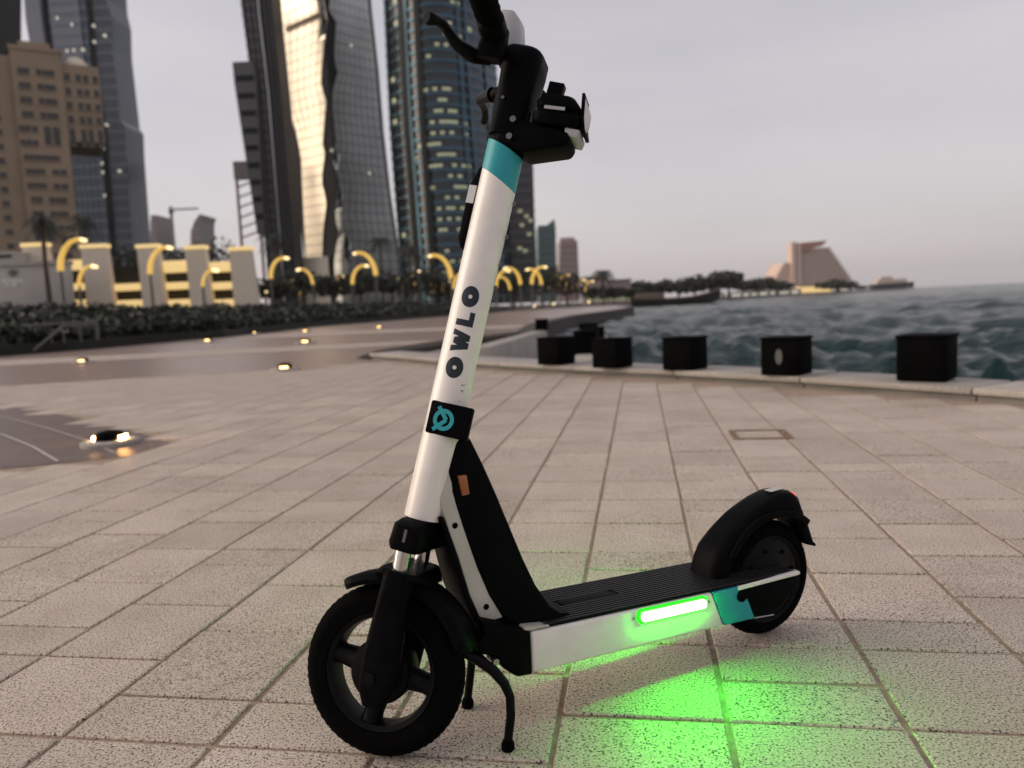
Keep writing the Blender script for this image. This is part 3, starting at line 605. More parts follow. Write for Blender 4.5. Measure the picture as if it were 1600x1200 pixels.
# ------------------------------------------------------------------ ground lights
def ground_light(x, y, label, s=1., beams=True):
    t = thing('ground_light', label, 'ground light', (x, y, 0), .5, 'small lit fittings set in the paving')
    MB().sections([[(r*s*math.cos(q), r*s*math.sin(q), z*s) for q in np.linspace(0, 2*math.pi, 24, endpoint=False)] for r, z in ((.17, -.002), (.17, .02), (.15, .028))]).build('base', 'kerb_stone', t)
    MB().sections([[(r*s*math.cos(q), r*s*math.sin(q), z*s) for q in np.linspace(0, 2*math.pi, 20, endpoint=False)] for r, z in ((.085, .028), (.085, .05), (.07, .075), (.03, .085))]).build('hood', 'bollard_black', t)
    for q in (R_(150), R_(-30)) if beams else (R_(-110), R_(70)):
        c = Vector((math.cos(q), math.sin(q), 0)); d = Vector((-c.y, c.x, 0))
        MB().add([c*.087*s+d*k*s+Vector((0, 0, z*s)) for k, z in ((-.045, .031), (.045, .031), (.045, .052), (-.045, .052))]+[c*.080*s+d*k*s+Vector((0, 0, z*s)) for k, z in ((-.045, .031), (.045, .031), (.045, .052), (-.045, .052))],
                 [(0, 1, 2, 3), (7, 6, 5, 4), (0, 1, 5, 4), (1, 2, 6, 5), (2, 3, 7, 6), (3, 0, 4, 7)]).build('lens', 'lamp_near' if beams else 'lamp_warm', t, smooth=0)
ground_light(-2.53, 4.76, 'domed ground light with two warm beams on the dark circular paving', 1.0)
for x, y, lab in [(130, 563, 'lone ground light at left with a long warm reflection'), (325, 532, 'ground light by the planted bank below the lit facade'), (445, 573, 'ground light closest to the plaza edge, left of the stem'),
                  (397, 520, 'far ground light upper left of a close row of three'), (477, 517, 'far ground light at the top of a pair left of the stem'), (477, 534, 'ground light at the bottom of a pair left of the stem'), (592, 511, 'farthest ground light just left of the white stem')]:
    P = gz(x, y, .05); ground_light(P.x, P.y, lab, 1.6 if P.y > 18 else 1.2, False)

# ------------------------------------------------------------------ handrails on the bank steps
for pts, lab in (([(-2, 541), (40, 509), (152, 503)], 'dark grey metal handrail rising from the left edge and running along the bank'), ([(52, 548), (98, 510), (150, 507)], 'shorter dark grey sloping handrail in front of the hedge')):
    D0 = 22.5 if lab[0] == 'd' else 21.5
    P = [at(x, y, D0+i*.8) for i, (x, y) in enumerate(pts)]
    t = thing('handrail', lab, 'handrail', (P[0].x, P[0].y, .3)); inv = Matrix.Translation(-Vector((P[0].x, P[0].y, .3)))
    MB().tube(P, .035, 10).build('rail', 'post_grey', t, xf=inv)
    for f in (.15, .6, 1.0, 1.5, 2.0):
        k = min(int(f), 1); p = P[k].lerp(P[k+1], f-k); MB().tube([p, (p.x, p.y, .25)], .025, 8).build('post', 'post_grey', t, xf=inv)

# ------------------------------------------------------------------ vegetation
def leaf_blob(c, rx, ry, rz, n, size, mb):
    c = Vector(c)
    for _ in range(n):
        d = Vector(rng.normal(0, 1, 3)); d.normalize(); r = rng.uniform(.35, 1)**.5; p = c+Vector((d.x*rx*r, d.y*ry*r, d.z*rz*r))
        a = Vector(rng.normal(0, 1, 3)).normalized(); b2 = a.cross(Vector(rng.normal(0, 1, 3))).normalized(); s = size*rng.uniform(.6, 1.4)
        mb.add([p-a*s, p+b2*s*.5, p+a*s, p-b2*s*.5], [(0, 1, 2, 3)])
def tree(x, y, z, h, wd, m, label, group, size=.28, n=900, trunk=.35):
    t = thing('broadleaf_tree', label, 'tree', (x, y, z), 0, group); mb = MB()
    k = 7
    for i in range(k):
        q = 2*math.pi*i/k+rng.uniform(0, 1); r = wd*.30*rng.uniform(.3, 1.1); cz = h*rng.uniform(.45, .85)
        leaf_blob((r*math.cos(q), r*math.sin(q), cz), wd*.27*rng.uniform(.7, 1.2), wd*.27, h*.19*rng.uniform(.8, 1.2), n//k, size, mb)
    leaf_blob((0, 0, h*.62), wd*.36, wd*.36, h*.3, n//4, size, mb)
    mb.build('crown', m, t, smooth=0)
    tb = MB().tube([(0, 0, -.3), (.1*wd*.1, 0, h*.3), (0, .05, h*.6)], [.045*h, .033*h, .015*h], 8)
    for i in range(4):
        q = 1.57*i+.4; tb.tube([(0, 0, h*.32), (math.cos(q)*wd*.18, math.sin(q)*wd*.18, h*.58)], [.018*h, .007*h], 6)
    tb.build('trunk', 'bark', t)
def palm(x, y, z, h, label, fr=1.9, group='palm trees behind the promenade'):
    t = thing('palm_tree', label, 'palm tree', (x, y, z), rng.uniform(0, 6), group)
    MB().tube([(0, 0, -.3), (.08, 0, h*.5), (.02, .05, h)], [.24, .17, .15], 10).build('trunk', 'bark', t)
    mb = MB()
    for i in range(22):
        q = 2*math.pi*i/22+rng.uniform(-.1, .1); up = rng.uniform(-.5, 1.0); L = fr*rng.uniform(.85, 1.15); d = Vector((math.cos(q), math.sin(q), 0)); pr = None
        for k in range(9):
            f = k/8; p = Vector((0, 0, h))+d*(L*f)+Vector((0, 0, up*L*f*.8-L*1.0*f*f))
            if pr is not None:
                side = Vector((-d.y, d.x, 0)); ll = .42*fr/1.9*math.sin(math.pi*min(1, .15+f*.85))+.03
                for s in (-1, 1):
                    for j in (0, .5):
                        b0 = pr.lerp(p, j); mb.add([b0, b0.lerp(p, .45), b0+side*s*ll+(p-pr)*.7-Vector((0, 0, ll*.55))], [(0, 1, 2)])
            pr = p
    mb.build('fronds', 'leaf_dark', t, smooth=0)
# hedge beside the rails
hd_ = thing('hedge', 'dense dark green hedge below the pale sign wall at left', 'hedge', tuple(at(40, 520, 33))[:2]+(.75,))
mb = MB()
for i in range(16): leaf_blob((-5.2+i*.55+rng.uniform(-.2, .2), rng.uniform(-.6, .6), .35+.2*rng.uniform(0, 1)), .62, .8, .5*rng.uniform(.8, 1.25), 170, .09, mb)
mb.build('foliage', 'leaf_hedge', hd_, smooth=0)
MB().box(-5.3, 3.6, -.45, .45, -.3, .35).build('stems', 'bark', hd_)
gc = MB()
def bank_z(off): return float(np.interp(off, [0, .35, 5, 13, 60], [.28, .30, .8, 1.55, 1.65]))
for _ in range(30000):
    k = rng.integers(1, 8); f = rng.random(); off = .3+11*rng.random()**1.4; a, b2 = bank_edge[k], bank_edge[k+1]
    x, y = lerp(a[0], b2[0], f)-off*.93, lerp(a[1], b2[1], f)+off*.36; hh = .22+.28*(.5+.5*math.sin(x*1.7+y*.9))*(.5+.5*math.sin(y*.7))
    p = Vector((x, y, bank_z(off)+hh*rng.random())); a_ = Vector(rng.normal(0, 1, 3)).normalized(); c_ = a_.cross(Vector(rng.normal(0, 1, 3))).normalized(); sz = .12*rng.uniform(.6, 1.5)*(1+y/60)
    gc.add([p-a_*sz, p+c_*sz*.5, p+a_*sz, p-c_*sz*.5], [(0, 1, 2, 3)])
o = gc.build('ground_cover', 'leaf_hedge', smooth=0, kind='stuff'); o['label'] = 'low dark green planting covering the bank behind the promenade'; o['category'] = 'ground cover'
# trees along the back
px_trees = [(425, 452, 88, 5.2, 5.5), (470, 440, 100, 7, 7), (515, 446, 95, 6, 6.5), (560, 440, 105, 7.5, 8), (610, 440, 105, 7, 8), (655, 438, 110, 8, 8), (700, 442, 110, 7.5, 8), (745, 440, 115, 8, 8), (800, 436, 120, 8.5, 9), (845, 440, 125, 8, 9), (885, 445, 130, 7, 8), (262, 395, 95, 9.3, 9), (325, 392, 100, 9.5, 9.5), (205, 400, 98, 8.5, 8)]
for i, (x, y, D, h, wd) in enumerate(px_trees):
    top = at(x, y-18, D); zb = 1.5 if x < 700 else .3
    if x < 400: lab = ['', ][0]
    lab = 'dark leafy tree, %s from left in the row behind the arched lamps' % ORD[i] if i < 11 else ['dark tree crown rising behind the middle of the lit facade', 'dark tree crown behind the right half of the lit facade', 'dark tree at the foot of the blue tower'][i-11]
    tree(top.x, D, zb, max(3., top.z-zb), wd, 'leaf_dark', lab, 'trees behind the promenade', .26, 800)
for x, y, D, lab in [(64, 338, 62, 'palm in front of the beige building, left'), (426, 368, 110, 'palm before the dark slanted tower'), (593, 374, 120, 'palm silhouetted against the pale lattice tower'), (640, 384, 125, 'smaller palm at the corner of the dark glass tower'), (128, 340, 80, 'palm beside the beige building corner, half hidden'), (862, 418, 140, 'short palm below the small teal tower')]:
    P = at(x, y, D); zb = 1.6 if x < 800 else .3; palm(P.x, D, zb, P.z-zb, lab, 1.9 if D < 100 else 2.6)

# ------------------------------------------------------------------ arched lamps
def lamp(x, ybase_z, D, ytop, side, label, sc=1.):
    top = at(x, ytop, D); t = thing('street_lamp', label, 'street lamp', (top.x, D, ybase_z), 0, 'arched golden lamps along the promenade'); H_ = top.z-ybase_z
    r = H_*.30; W_ = H_*.36*sc
    MB().tube([(0, 0, 0), (0, 0, H_*.62)], [.14, .10], 10).build('post', 'post_grey', t)
    P = [(side*W_*(1-math.cos(q))*.75, 0, H_*.60+H_*.40*math.sin(q)) for q in np.linspace(0, math.pi*.56, 12)]
    MB().tube(P, [.33*(1-.35*k/11)*H_/8 for k in range(12)], 10).build('arm', 'gold_glow', t)
    e_ = Vector(P[-1]); MB().tube([e_+Vector((-side*.1, 0, .04)), e_+Vector((side*.35, 0, -.06))], [.17, .14], 10).build('lamp_head', 'lamp_white', t)
lamps = [(90, 62, 376, 1), (121, 66, 417, 1), (231, 68, 388, 1), (315, 66, 423, 1), (421, 82, 404, 1), (487, 88, 420, -1), (518, 100, 433, 1), (549, 92, 416, 1), (585, 92, 394, -1), (604, 130, 434, 1), (703, 92, 398, -1), (676, 120, 440, 1), (708, 105, 427, 1), (774, 108, 424, 1), (796, 112, 432, -1), (812, 100, 418, -1), (830, 105, 418, 1), (845, 112, 420, -1), (858, 130, 432, 1), (884, 140, 432, -1), (900, 160, 438, 1)]
lamps = sorted(lamps+[(440, 120, 440, 1), (468, 130, 446, -1), (535, 125, 442, -1), (628, 118, 432, 1), (650, 125, 436, -1), (690, 130, 440, 1), (742, 125, 430, 1), (872, 130, 430, 1), (893, 150, 436, -1), (914, 170, 440, 1)])
for i, (x, D, yt, sd_) in enumerate(lamps):
    zb = 1.5 if x < 500 else (.9 if x < 700 else .1)
    lamp(x, zb, D, yt, sd_, 'golden arched lamp, %s from the left along the promenade, curling %s' % (ORD[i], 'right' if sd_ > 0 else 'left'))
# small globe lights among the trees
gl = [(505, 478, 80), (541, 489, 74), (600, 486, 78), (615, 488, 80), (640, 489, 82), (655, 424, 90), (416, 456, 78), (280, 503, 50), (333, 500, 52), (344, 497, 52), (355, 497, 52), (163, 508, 40), (690, 487, 85), (758, 486, 90), (835, 478, 100), (865, 475, 105), (920, 472, 110), (480, 482, 76), (565, 484, 82), (580, 487, 82), (180, 505, 44)]
for i, (x, y, D) in enumerate(gl):
    P = at(x, y, D); zb = min(P.z-.25, 1.5 if x < 620 else 0.)
    t = thing('globe_light', 'tiny glowing white globe light, %s from the left below the lamps' % ORD[sorted(gl).index((x, y, D))], 'light', (P.x, D, zb), 0, 'small globe lights beneath the trees')
    r = .0034*D*.42
    MB().tube([(0, 0, 0), (0, 0, P.z-zb)], .05, 6).build('post', 'post_grey', t)
    MB().sections([[(r*math.cos(f)*math.cos(q), r*math.cos(f)*math.sin(q), P.z-zb+r*math.sin(f)) for q in np.linspace(0, 2*math.pi, 10, endpoint=False)] for f in np.linspace(-1.5, 1.5, 7)]).build('globe', 'lamp_white', t)

# ------------------------------------------------------------------ lit open structure and sign wall on the left
D = 75.; g0 = at(240, 480, D); gs = thing('entrance_structure', 'cream open structure of tapered pillars and horizontal slabs with lamplight built into their colour behind the bank', 'building', (g0.x, D, 1.6))
inv = Matrix.Translation(-Vector((g0.x, D, 1.6)))
for x0, x1, y0, yb in ((40, 76, 386, 482), (131, 169, 388, 482), (218, 250, 388, 484), (293, 323, 390, 486), (361, 394, 392, 482)):
    a, b2 = at(x0, y0, D), at(x1, y0, D); zt = (a.z+b2.z)/2
    MB().sections([[(a.x+.1, D-.6, 1.4), (b2.x+.35, D-.6, 1.4), (b2.x+.35, D+.3, 1.4), (a.x+.1, D+.3, 1.4)], [(a.x, D-.6, zt), (b2.x, D-.6, zt), (b2.x, D+.3, zt), (a.x, D+.3, zt)]]).build('pillar', 'cream_wall', gs, xf=inv)
    MB().box(a.x-.08, b2.x+.08, D-.7, D+.4, zt, zt+.35).build('pillar_cap', 'cream_glow', gs, xf=inv)
for x0, x1, ys in ((76, 131, ((405, 423), (442, 455), (468, 482))), (169, 218, ((442, 455), (468, 483))), (250, 293, ((406, 426), (440, 453), (467, 481))), (323, 361, ((408, 425), (440, 453), (467, 481)))):
    for y0, y1 in ys:
        a, b2 = at(x0-2, y1, D), at(x1+3, y0, D); MB().box(a.x, b2.x, D+.1, D+1.2, a.z, b2.z).build('slab', 'cream_glow', gs, xf=inv, bevel=.04)
a, b2 = at(72, 484, D), at(364, 408, D); MB().box(a.x, b2.x, D+1.4, D+6, 1.4, b2.z).build('interior', 'dark_void', gs, xf=inv)
D = 68.; a, b2 = at(-40, 478, D), at(100, 412, D); c = at(33, 440, D)
sw = thing('sign_wall', 'pale stone sign wall with a small dark emblem at the left edge', 'wall', (c.x, D, 1.4)); inv = Matrix.Translation(-Vector((c.x, D, 1.4)))
MB().box(a.x, b2.x, D, D+1.2, 1.2, b2.z).build('wall', 'sign_wall', sw, xf=inv, bevel=.05)
MB().box(a.x, b2.x+.1, D-.15, D+1.3, b2.z, b2.z+.3).build('coping', 'kerb_stone', sw, xf=inv)
p = at(20, 427, D); MB().prism([(p.x-.45, p.z+.1), (p.x-.1, p.z-.3), (p.x+.35, p.z-.15), (p.x+.5, p.z+.2), (p.x, p.z+.35)], D-.06, D-.01).build('emblem', 'post_grey', sw, xf=inv)
for k, (x, wd) in enumerate(((8, .42), (17, .3), (25, .38), (33, .3), (12, .25), (22, .4))):
    p = at(x, 439 if k < 4 else 445, D); MB().box(p.x-wd/2, p.x+wd/2, D-.04, D-.01, p.z-.1, p.z+.1).build('lettering', 'grey_panel', sw, xf=inv)
D = 72.; a, b2 = at(-40, 410, D), at(20, 392, D)
kb = thing('kiosk', 'low white flat-roofed block above the sign wall at the left edge', 'building', (a.x, D, 1.6)); inv = Matrix.Translation(-Vector((a.x, D, 1.6)))
MB().box(a.x, b2.x, D, D+5, 1.4, b2.z).build('wall', 'sign_wall', kb, xf=inv); q0, q1 = at(-30, 405, D), at(18, 397, D); MB().box(q0.x, q1.x, D-.05, D+.05, q0.z, q1.z).build('window', 'window_dark', kb, xf=inv)

# ------------------------------------------------------------------ towers
class Tower:
    """silhouette in pixels [(y, xl, xr)] at depth D; 'bow' bulges the front, 'dep' is the depth in metres"""
    def __init__(s, name, label, prof, D, dep, mbody, bow=0., skew=0., nseg=14, zb=1.5, ridge=0.):
        s.ridge = ridge; s.D, s.dep, s.bow, s.skew, s.n = D, dep, bow, skew, nseg; s.prof = []
        kk = (D+dep+max(0, skew))/D
        for y, xl, xr in prof:
            if (xl+xr)/2 < 800: xr = min(xr, max(xl+(xr-xl)*.3, 800-(800-xr)*kk)) if xr < 800 else xr
            else: xl = max(xl, 800+(xl-800)*kk) if kk < 1.3 else xl
            xc = (xl+xr)/2; a, b2, c = at(xl, y+(xc-xl)*math.tan(ROLL), D), at(xr, y-(xr-xc)*math.tan(ROLL), D), at(xc, y, D); s.prof.append((c.z, a.x, b2.x))
        s.prof.sort(); s.prof.insert(0, (zb, *s.prof[0][1:])) if s.prof[0][0] > zb else None
        s.z0, s.z1 = s.prof[0][0], s.prof[-1][0]; z, a, b2 = s.prof[0]; s.o = Vector(((a+b2)/2, D, s.z0)); s.inv = Matrix.Translation(-s.o)
        s.t = thing(name, label, 'building', s.o)
        zz = [q[0] for q in s.prof]; MB().sections([s.ring(z) for z in zz]).build('body', mbody, s.t, xf=s.inv, smooth=0)
    def x01(s, z):
        P = s.prof
        for (z0, a0, b0), (z1, a1, b1) in zip(P[:-1], P[1:]):
            if z <= z1 or z1 == P[-1][0]:
                f = min(1, max(0, (z-z0)/max(1e-6, z1-z0))); return lerp(a0, a1, f), lerp(b0, b1, f)
    def fp(s, z, f, off=0.):        # point on the front face, f in 0..1
        a, b2 = s.x01(z); g = 2*f-1; y = s.D-s.bow*(1-g*g)+s.skew*f-s.ridge*min(f/.47, (1-f)/.53); return Vector((lerp(a, b2, f)*(y/s.D)+off*g*.5, y-off, z))
    def ring(s, z, off=0.):
        a, b2 = s.x01(z); return [s.fp(z, k/s.n, off) for k in range(s.n+1)]+[Vector((b2+off*.5, s.D+s.dep+s.skew, z)), Vector((a-off*.5, s.D+s.dep, z))]
    def band(s, z0, z1, off, m, name='floor_slab', f0=0., f1=1., parent=None):
        k0, k1 = int(round(f0*s.n)), int(round(f1*s.n)); ks = range(k0, k1+1)
        o_ = [s.fp(z0, k/s.n, off) for k in ks]+[s.fp(z0, k/s.n, -.5) for k in reversed(ks)]; t_ = [s.fp(z1, k/s.n, off) for k in ks]+[s.fp(z1, k/s.n, -.5) for k in reversed(ks)]
        MB().sections([o_, t_]).build(name, m, parent or s.t, xf=s.inv, smooth=0)
    def pane(s, z0, z1, f0, f1, off, m, name='window'):
        q = [s.fp(z0, f0, off), s.fp(z0, f1, off), s.fp(z1, f1, off), s.fp(z1, f0, off)]; b2 = [p+Vector((0, .6+off, 0)) for p in q]
        MB().add(q+b2, [(0, 1, 2, 3), (0, 4, 5, 1), (1, 5, 6, 2), (2, 6, 7, 3), (3, 7, 4, 0)]).build(name, m, s.t, xf=s.inv, smooth=0)
    def fin(s, f, off, m, wd=.02, z0=None, z1=None, name='mullion'):
        z0 = z0 or s.z0; z1 = z1 or s.z1; zz = np.linspace(z0, z1, 12)
        MB().sections([[s.fp(z, max(0, f-wd/2), off), s.fp(z, min(1, f+wd/2), off), s.fp(z, min(1, f+wd/2), -.3), s.fp(z, max(0, f-wd/2), -.3)] for z in zz]).build(name, m, s.t, xf=s.inv, smooth=0)
    def patch(s, name, m, zs_, left, right, off, cols, gap=.06):   # grid of separate panels between two edges
        mb = MB()
        for i in range(len(zs_)-1):
            z0, z1 = zs_[i], zs_[i+1]; h = (z1-z0)*gap
            for c_ in range(cols):
                g0, g1 = (c_+gap)/cols, (c_+1-gap*.4)/cols
                p = [s.fp(z0+h, lerp(left(z0), right(z0), g0), off), s.fp(z0+h, lerp(left(z0), right(z0), g1), off), s.fp(z1, lerp(left(z1), right(z1), g1), off), s.fp(z1, lerp(left(z1), right(z1), g0), off)]
                mb.add(p, [(0, 1, 2, 3)])
        mb.build(name, m, s.t, xf=s.inv, smooth=0, kind='stuff')
def pz(y, x, D): return at(x, y, D).z

# beige hotel: two faces and a wing, every window a part
def beige():
    D = 200.; cn = at(14, 75, D); zt = cn.z; cx = cn.x
    t = thing('beige_building', 'beige stone building with many small dark windows at the left edge', 'building', (cx, D, 1.5)); ang = R_(31)
    ex, ey = Vector((math.cos(ang), math.sin(ang), 0)), Vector((-math.sin(ang), math.cos(ang), 0)); o = Vector((cx, D, 0)); inv = Matrix.Translation(-Vector((cx, D, 1.5)))
    def P(u, d, z): return o+ex*u+ey*d+Vector((0, 0, z))
    def blk(u0, u1, d0, d1, z0, z1, name, m='beige_stone'):
        MB().add([P(u, d, z) for z in (z0, z1) for u, d in ((u0, d0), (u1, d0), (u1, d1), (u0, d1))], [(0, 3, 2, 1), (4, 5, 6, 7), (0, 1, 5, 4), (1, 2, 6, 5), (2, 3, 7, 6), (3, 0, 4, 7)]).build(name, m, t, xf=inv, smooth=0)
    def uu(px, z=40):       # facade coordinate u seen at pixel column px near height z
        best = min((abs(proj(P(u, 0, z))[0]-px), u) for u in np.linspace(-20, 45, 400)); return best[1]
    def proj(p): v = p-CAM; return (800+FPX*v.dot(cR)/v.dot(cF), 600-FPX*v.dot(cU)/v.dot(cF))
    W1 = uu(104, 55); Wl = uu(121, 20)
    blk(0, W1, 0, 24, 1.4, zt, 'wall'); blk(-12, -.01, 1.5, 22, 1.4, zt-1.5, 'wing_wall')
    blk(-.3, W1+.3, -.3, 24, zt, zt+1.0, 'parapet'); blk(2, 9, 4, 14, zt+1, zt+3.4, 'roof_block')
    ww = uu(157, 62); blk(W1+.01, ww, .6, 20, pz(222, 130, 208), zt-2.2, 'upper_wing'); blk(W1+.02, Wl, 1.2, 18, 1.4, pz(222, 130, 208)-.02, 'lower_wing')
    MB().sections([[P(lerp(W1, ww, .4)+r*math.cos(q), 4+r*math.sin(q), z) for q in np.linspace(0, 6.283, 16, endpoint=False)] for r, z in ((3, zt-2.2), (2.8, zt-.9), (1.6, zt+.2), (.3, zt+.6))]).build('dome', 'cream_wall', t, xf=inv)
    rows = list(np.arange(zt-5.2, 5, -3.55))
    def win(u, z, w_, h_, d=0.):
        MB().add([P(u+a, d+b2, z+c) for b2 in (-.12, .3) for a, c in ((-w_/2, -h_/2), (w_/2, -h_/2), (w_/2, h_/2), (-w_/2, h_/2))], [(0, 1, 2, 3), (0, 4, 5, 1), (1, 5, 6, 2), (2, 6, 7, 3), (3, 7, 4, 0)]).build('window', 'window_dark', t, xf=inv, smooth=0)
        MB().add([P(u+a, d-.3+b2, z-h_/2-.22+c) for b2 in (0, .3) for a, c in ((-w_/2-.2, 0), (w_/2+.2, 0), (w_/2+.2, .2), (-w_/2-.2, .2))], [(0, 1, 2, 3), (0, 4, 5, 1), (1, 5, 6, 2), (2, 6, 7, 3), (3, 7, 4, 0), (4, 7, 6, 5)]).build('sill', 'beige_stone', t, xf=inv, smooth=0)
    for i, z in enumerate(rows):
        if i == 4: [win(W1*f, z-1.5, 1.5, 4.6) for f in (.58, .76)]; [win(W1*f, z, 1.2, 1.5) for f in (.08, .2, .34)]
        elif i == 5: [win(W1*f, z, 1.2, 1.5) for f in (.08, .2, .33)]
        elif i == 6: win(W1*.42, z, W1*.72, 1.3)
        elif i in (7, 8): win(W1*.26, z, W1*.38, 1.3); [win(W1*f, z, 1.5, 1.4) for f in (.66, .82)]
        elif i == 11: [win(W1*f, z-1, 1.9, 4.6) for f in (.2, .42)]; [win(W1*f, z, 1.4, 1.4) for f in (.68, .84)]
        elif i == 12: [win(W1*f, z, 1.4, 3.4) for f in (.7, .86)]
        else: [win(W1*f, z, 1.25, 1.45) for f in (.17, .29, .53, .66, .78)]
        for f in (.25, .65): win(-12+12*f, z-1, 1.6, 1.4, 1.5)
        if z > pz(222, 130, 208)+2:
            tall = i == 4
            for f in (.12, .42, .62, .88): win(lerp(W1, ww, f), z-(1.2 if tall else .4), 1.2, 4.2 if tall else 1.9, .6)
        elif z < pz(222, 130, 208)-2: win(lerp(W1, Wl, .5), z, 1.3, 1.5, 1.2)
beige()

# blue stepped tower
tw = Tower('blue_tower', 'tall slate blue glass tower with stepped right edge behind the beige building', [(-160, 40, 190), (0, 46, 198), (28, 48, 204), (76, 56, 205.5), (190, 66, 218), (199, 67, 224), (240, 70, 225.5), (400, 90, 237)], 270, 14, 'blue_glass', nseg=10)
for z in np.arange(6, tw.z1-1, 3.7): tw.band(z, z+.9, .25, 'blue_slab')
for f in (.80, .835, .87, .905, .94, .975): tw.fin(f, .5, 'blue_grey', .010)
for f in (.25, .32, .39, .46, .53, .60): tw.fin(f, .4, 'blue_slab', .008)
tw.fin(.205, .9, 'tower_dark', .05); tw.fin(.75, .9, 'tower_dark', .075)
tw.fin(.09, 1.6, 'blue_grey', .18, z0=pz(72, 60, 270), name='side_slab'); tw.fin(.45, .8, 'blue_grey', .36, z0=pz(110, 120, 270), name='facade_panel')
for y in range(-100, 110, 17):
    tw.band(pz(y+5, 120, 270), pz(y, 120, 270), 1.0, 'blue_slab', 'spandrel', .3, .6)
for x, y in ((93, 30), (115, 40), (147, 42), (163, 57), (148, 67), (118, 80), (131, 79), (108, 81), (167, 196), (163, 233), (161, 256), (162, 270), (165, 306), (186, 268)):
    z = pz(y, x, 270); a, b2 = tw.x01(z); f = (at(x, y, 270).x-a)/(b2-a); tw.pane(z-.4, z+.4, f-.010, f+.010, 1.3, 'lit_spark', 'lit_window')
# sliver of a tower at the very left
tw = Tower('edge_tower', 'dark tower sliver cut by the left edge of the picture', [(-160, -60, 1), (75, -60, 3.5), (400, -60, 8)], 320, 30, 'tower_dark')
for z in np.arange(10, tw.z1-1, 7.5): tw.band(z, z+1, .3, 'grey_tower')

# dark slanted tower with side wedge
tw = Tower('slanted_tower', 'dark grey slanted tower left of the pale lattice tower', [(-160, 366, 430), (0, 376, 440), (150, 396, 455), (400, 416, 474)], 300, 14, 'grey_tower', nseg=8)
for z in np.arange(5, tw.z1-1, 3.7): tw.band(z, z+1.1, .22, 'grey_fin', f0=0, f1=.62)
for f, wd in ((.66, .07), (.82, .05), (.97, .05)): tw.fin(f, .7, 'tower_dark', wd)
for f in (.12, .3, .48): tw.fin(f, .5, 'tower_dark', .025)
tw.fin(.57, .9, 'grey_panel', .03)
wedge = MB(); zz = [pz(y, x, 296) for x, y in ((362, 98), (366, 130), (402, 362))]
pr = [(at(363, 97, 296), at(396, 92, 296)), (at(366, 130, 296), at(400, 128, 296)), (at(402, 366, 296), at(414, 366, 296))]
wedge.sections([[(a.x, 296, a.z), (b2.x, 296, a.z), (b2.x, 312, a.z), (a.x, 312, a.z)] for a, b2 in reversed(pr)]).build('side_wedge', 'grey_fin', tw.t, xf=tw.inv, smooth=0)
for k in range(9):
    f0 = .06+k*.1; a = pr[0][0].lerp(pr[2][0], f0); b2 = pr[0][1].lerp(pr[2][1], f0); MB().box(a.x+.6, b2.x-.3, 295.7, 296.1, a.z-3.2, a.z-1.2).build('wedge_window', 'tower_dark', tw.t, xf=tw.inv, smooth=0)

# pale lattice tower with a dark zigzag seam
DL = 330
tw = Tower('lattice_tower', 'tall pale lattice tower with a dark zigzag seam down its middle', [(-160, 428, 570), (0, 438, 581), (100, 446, 592), (200, 453, 600), (300, 463, 611), (414, 478, 627)], DL, 12, 'tower_dark', nseg=17, ridge=17)
def zig(pts):
    Q = sorted((pz(y, x, DL), x, y) for x, y in pts)
    def fn(z):
        for (z0, x0, y0), (z1, x1, y1) in zip(Q[:-1], Q[1:]):
            if z <= z1 or (z1, x1, y1) == Q[-1]:
                f = min(1, max(0, (z-z0)/(z1-z0))); x = lerp(x0, x1, f); y = lerp(y0, y1, f); a, b2 = tw.x01(z); return min(1, max(0, (at(x, y, DL).x-a)/(b2-a)))
    return fn
cl_l = zig([(431, -160), (440, 0), (446, 120), (449, 185), (461, 195), (472, 250), (474, 300), (476, 345), (480, 414)])
cl_r = zig([(512, -160), (510, 0), (506, 35), (515, 42), (505, 120), (503, 152), (512, 172), (505, 235), (510, 245), (503, 290), (512, 322), (506, 360), (504, 414)])
gr_l = zig([(522, -160), (520, 0), (515, 38), (527, 44), (523, 110), (529, 128), (521, 160), (520, 185), (526, 240), (520, 262), (531, 290), (523, 350), (531, 362), (522, 414)])
gr_r = zig([(569, -160), (580, 0), (590, 100), (598, 200), (609, 300), (625, 414)])
zs_ = np.arange(2, tw.z1, 3.9)
tw.patch('warm_lit_panels', 'cream_panel', zs_, cl_l, cl_r, .5, 6); tw.patch('grey_panels', 'grey_panel', zs_, gr_l, gr_r, .5, 8)
sl_ = zig([(430, -160), (438, 0), (446, 120), (452, 190), (460, 290), (470, 350)]); sr_ = zig([(431, -160), (439, 0), (447, 120), (458, 215), (462, 290), (470, 350)])
tw.band(pz(52, 470, DL), pz(45, 470, DL), 1.2, 'beige_stone', 'sky_band', .05, .47)
for x, y in ((549, 82), (577, 275), (520, 248)):
    z = pz(y, x, DL); a, b2 = tw.x01(z); f = (at(x, y, DL).x-a)/(b2-a); tw.pane(z-.5, z+.5, f-.008, f+.008, 1.2, 'lit_spark', 'lit_window')
MB().box(at(470, 414, DL-10).x, at(515, 414, DL-10).x, DL-12, DL-7.5, 1.5, pz(402, 490, DL-10)).build('podium', 'cream_panel', tw.t, xf=tw.inv)

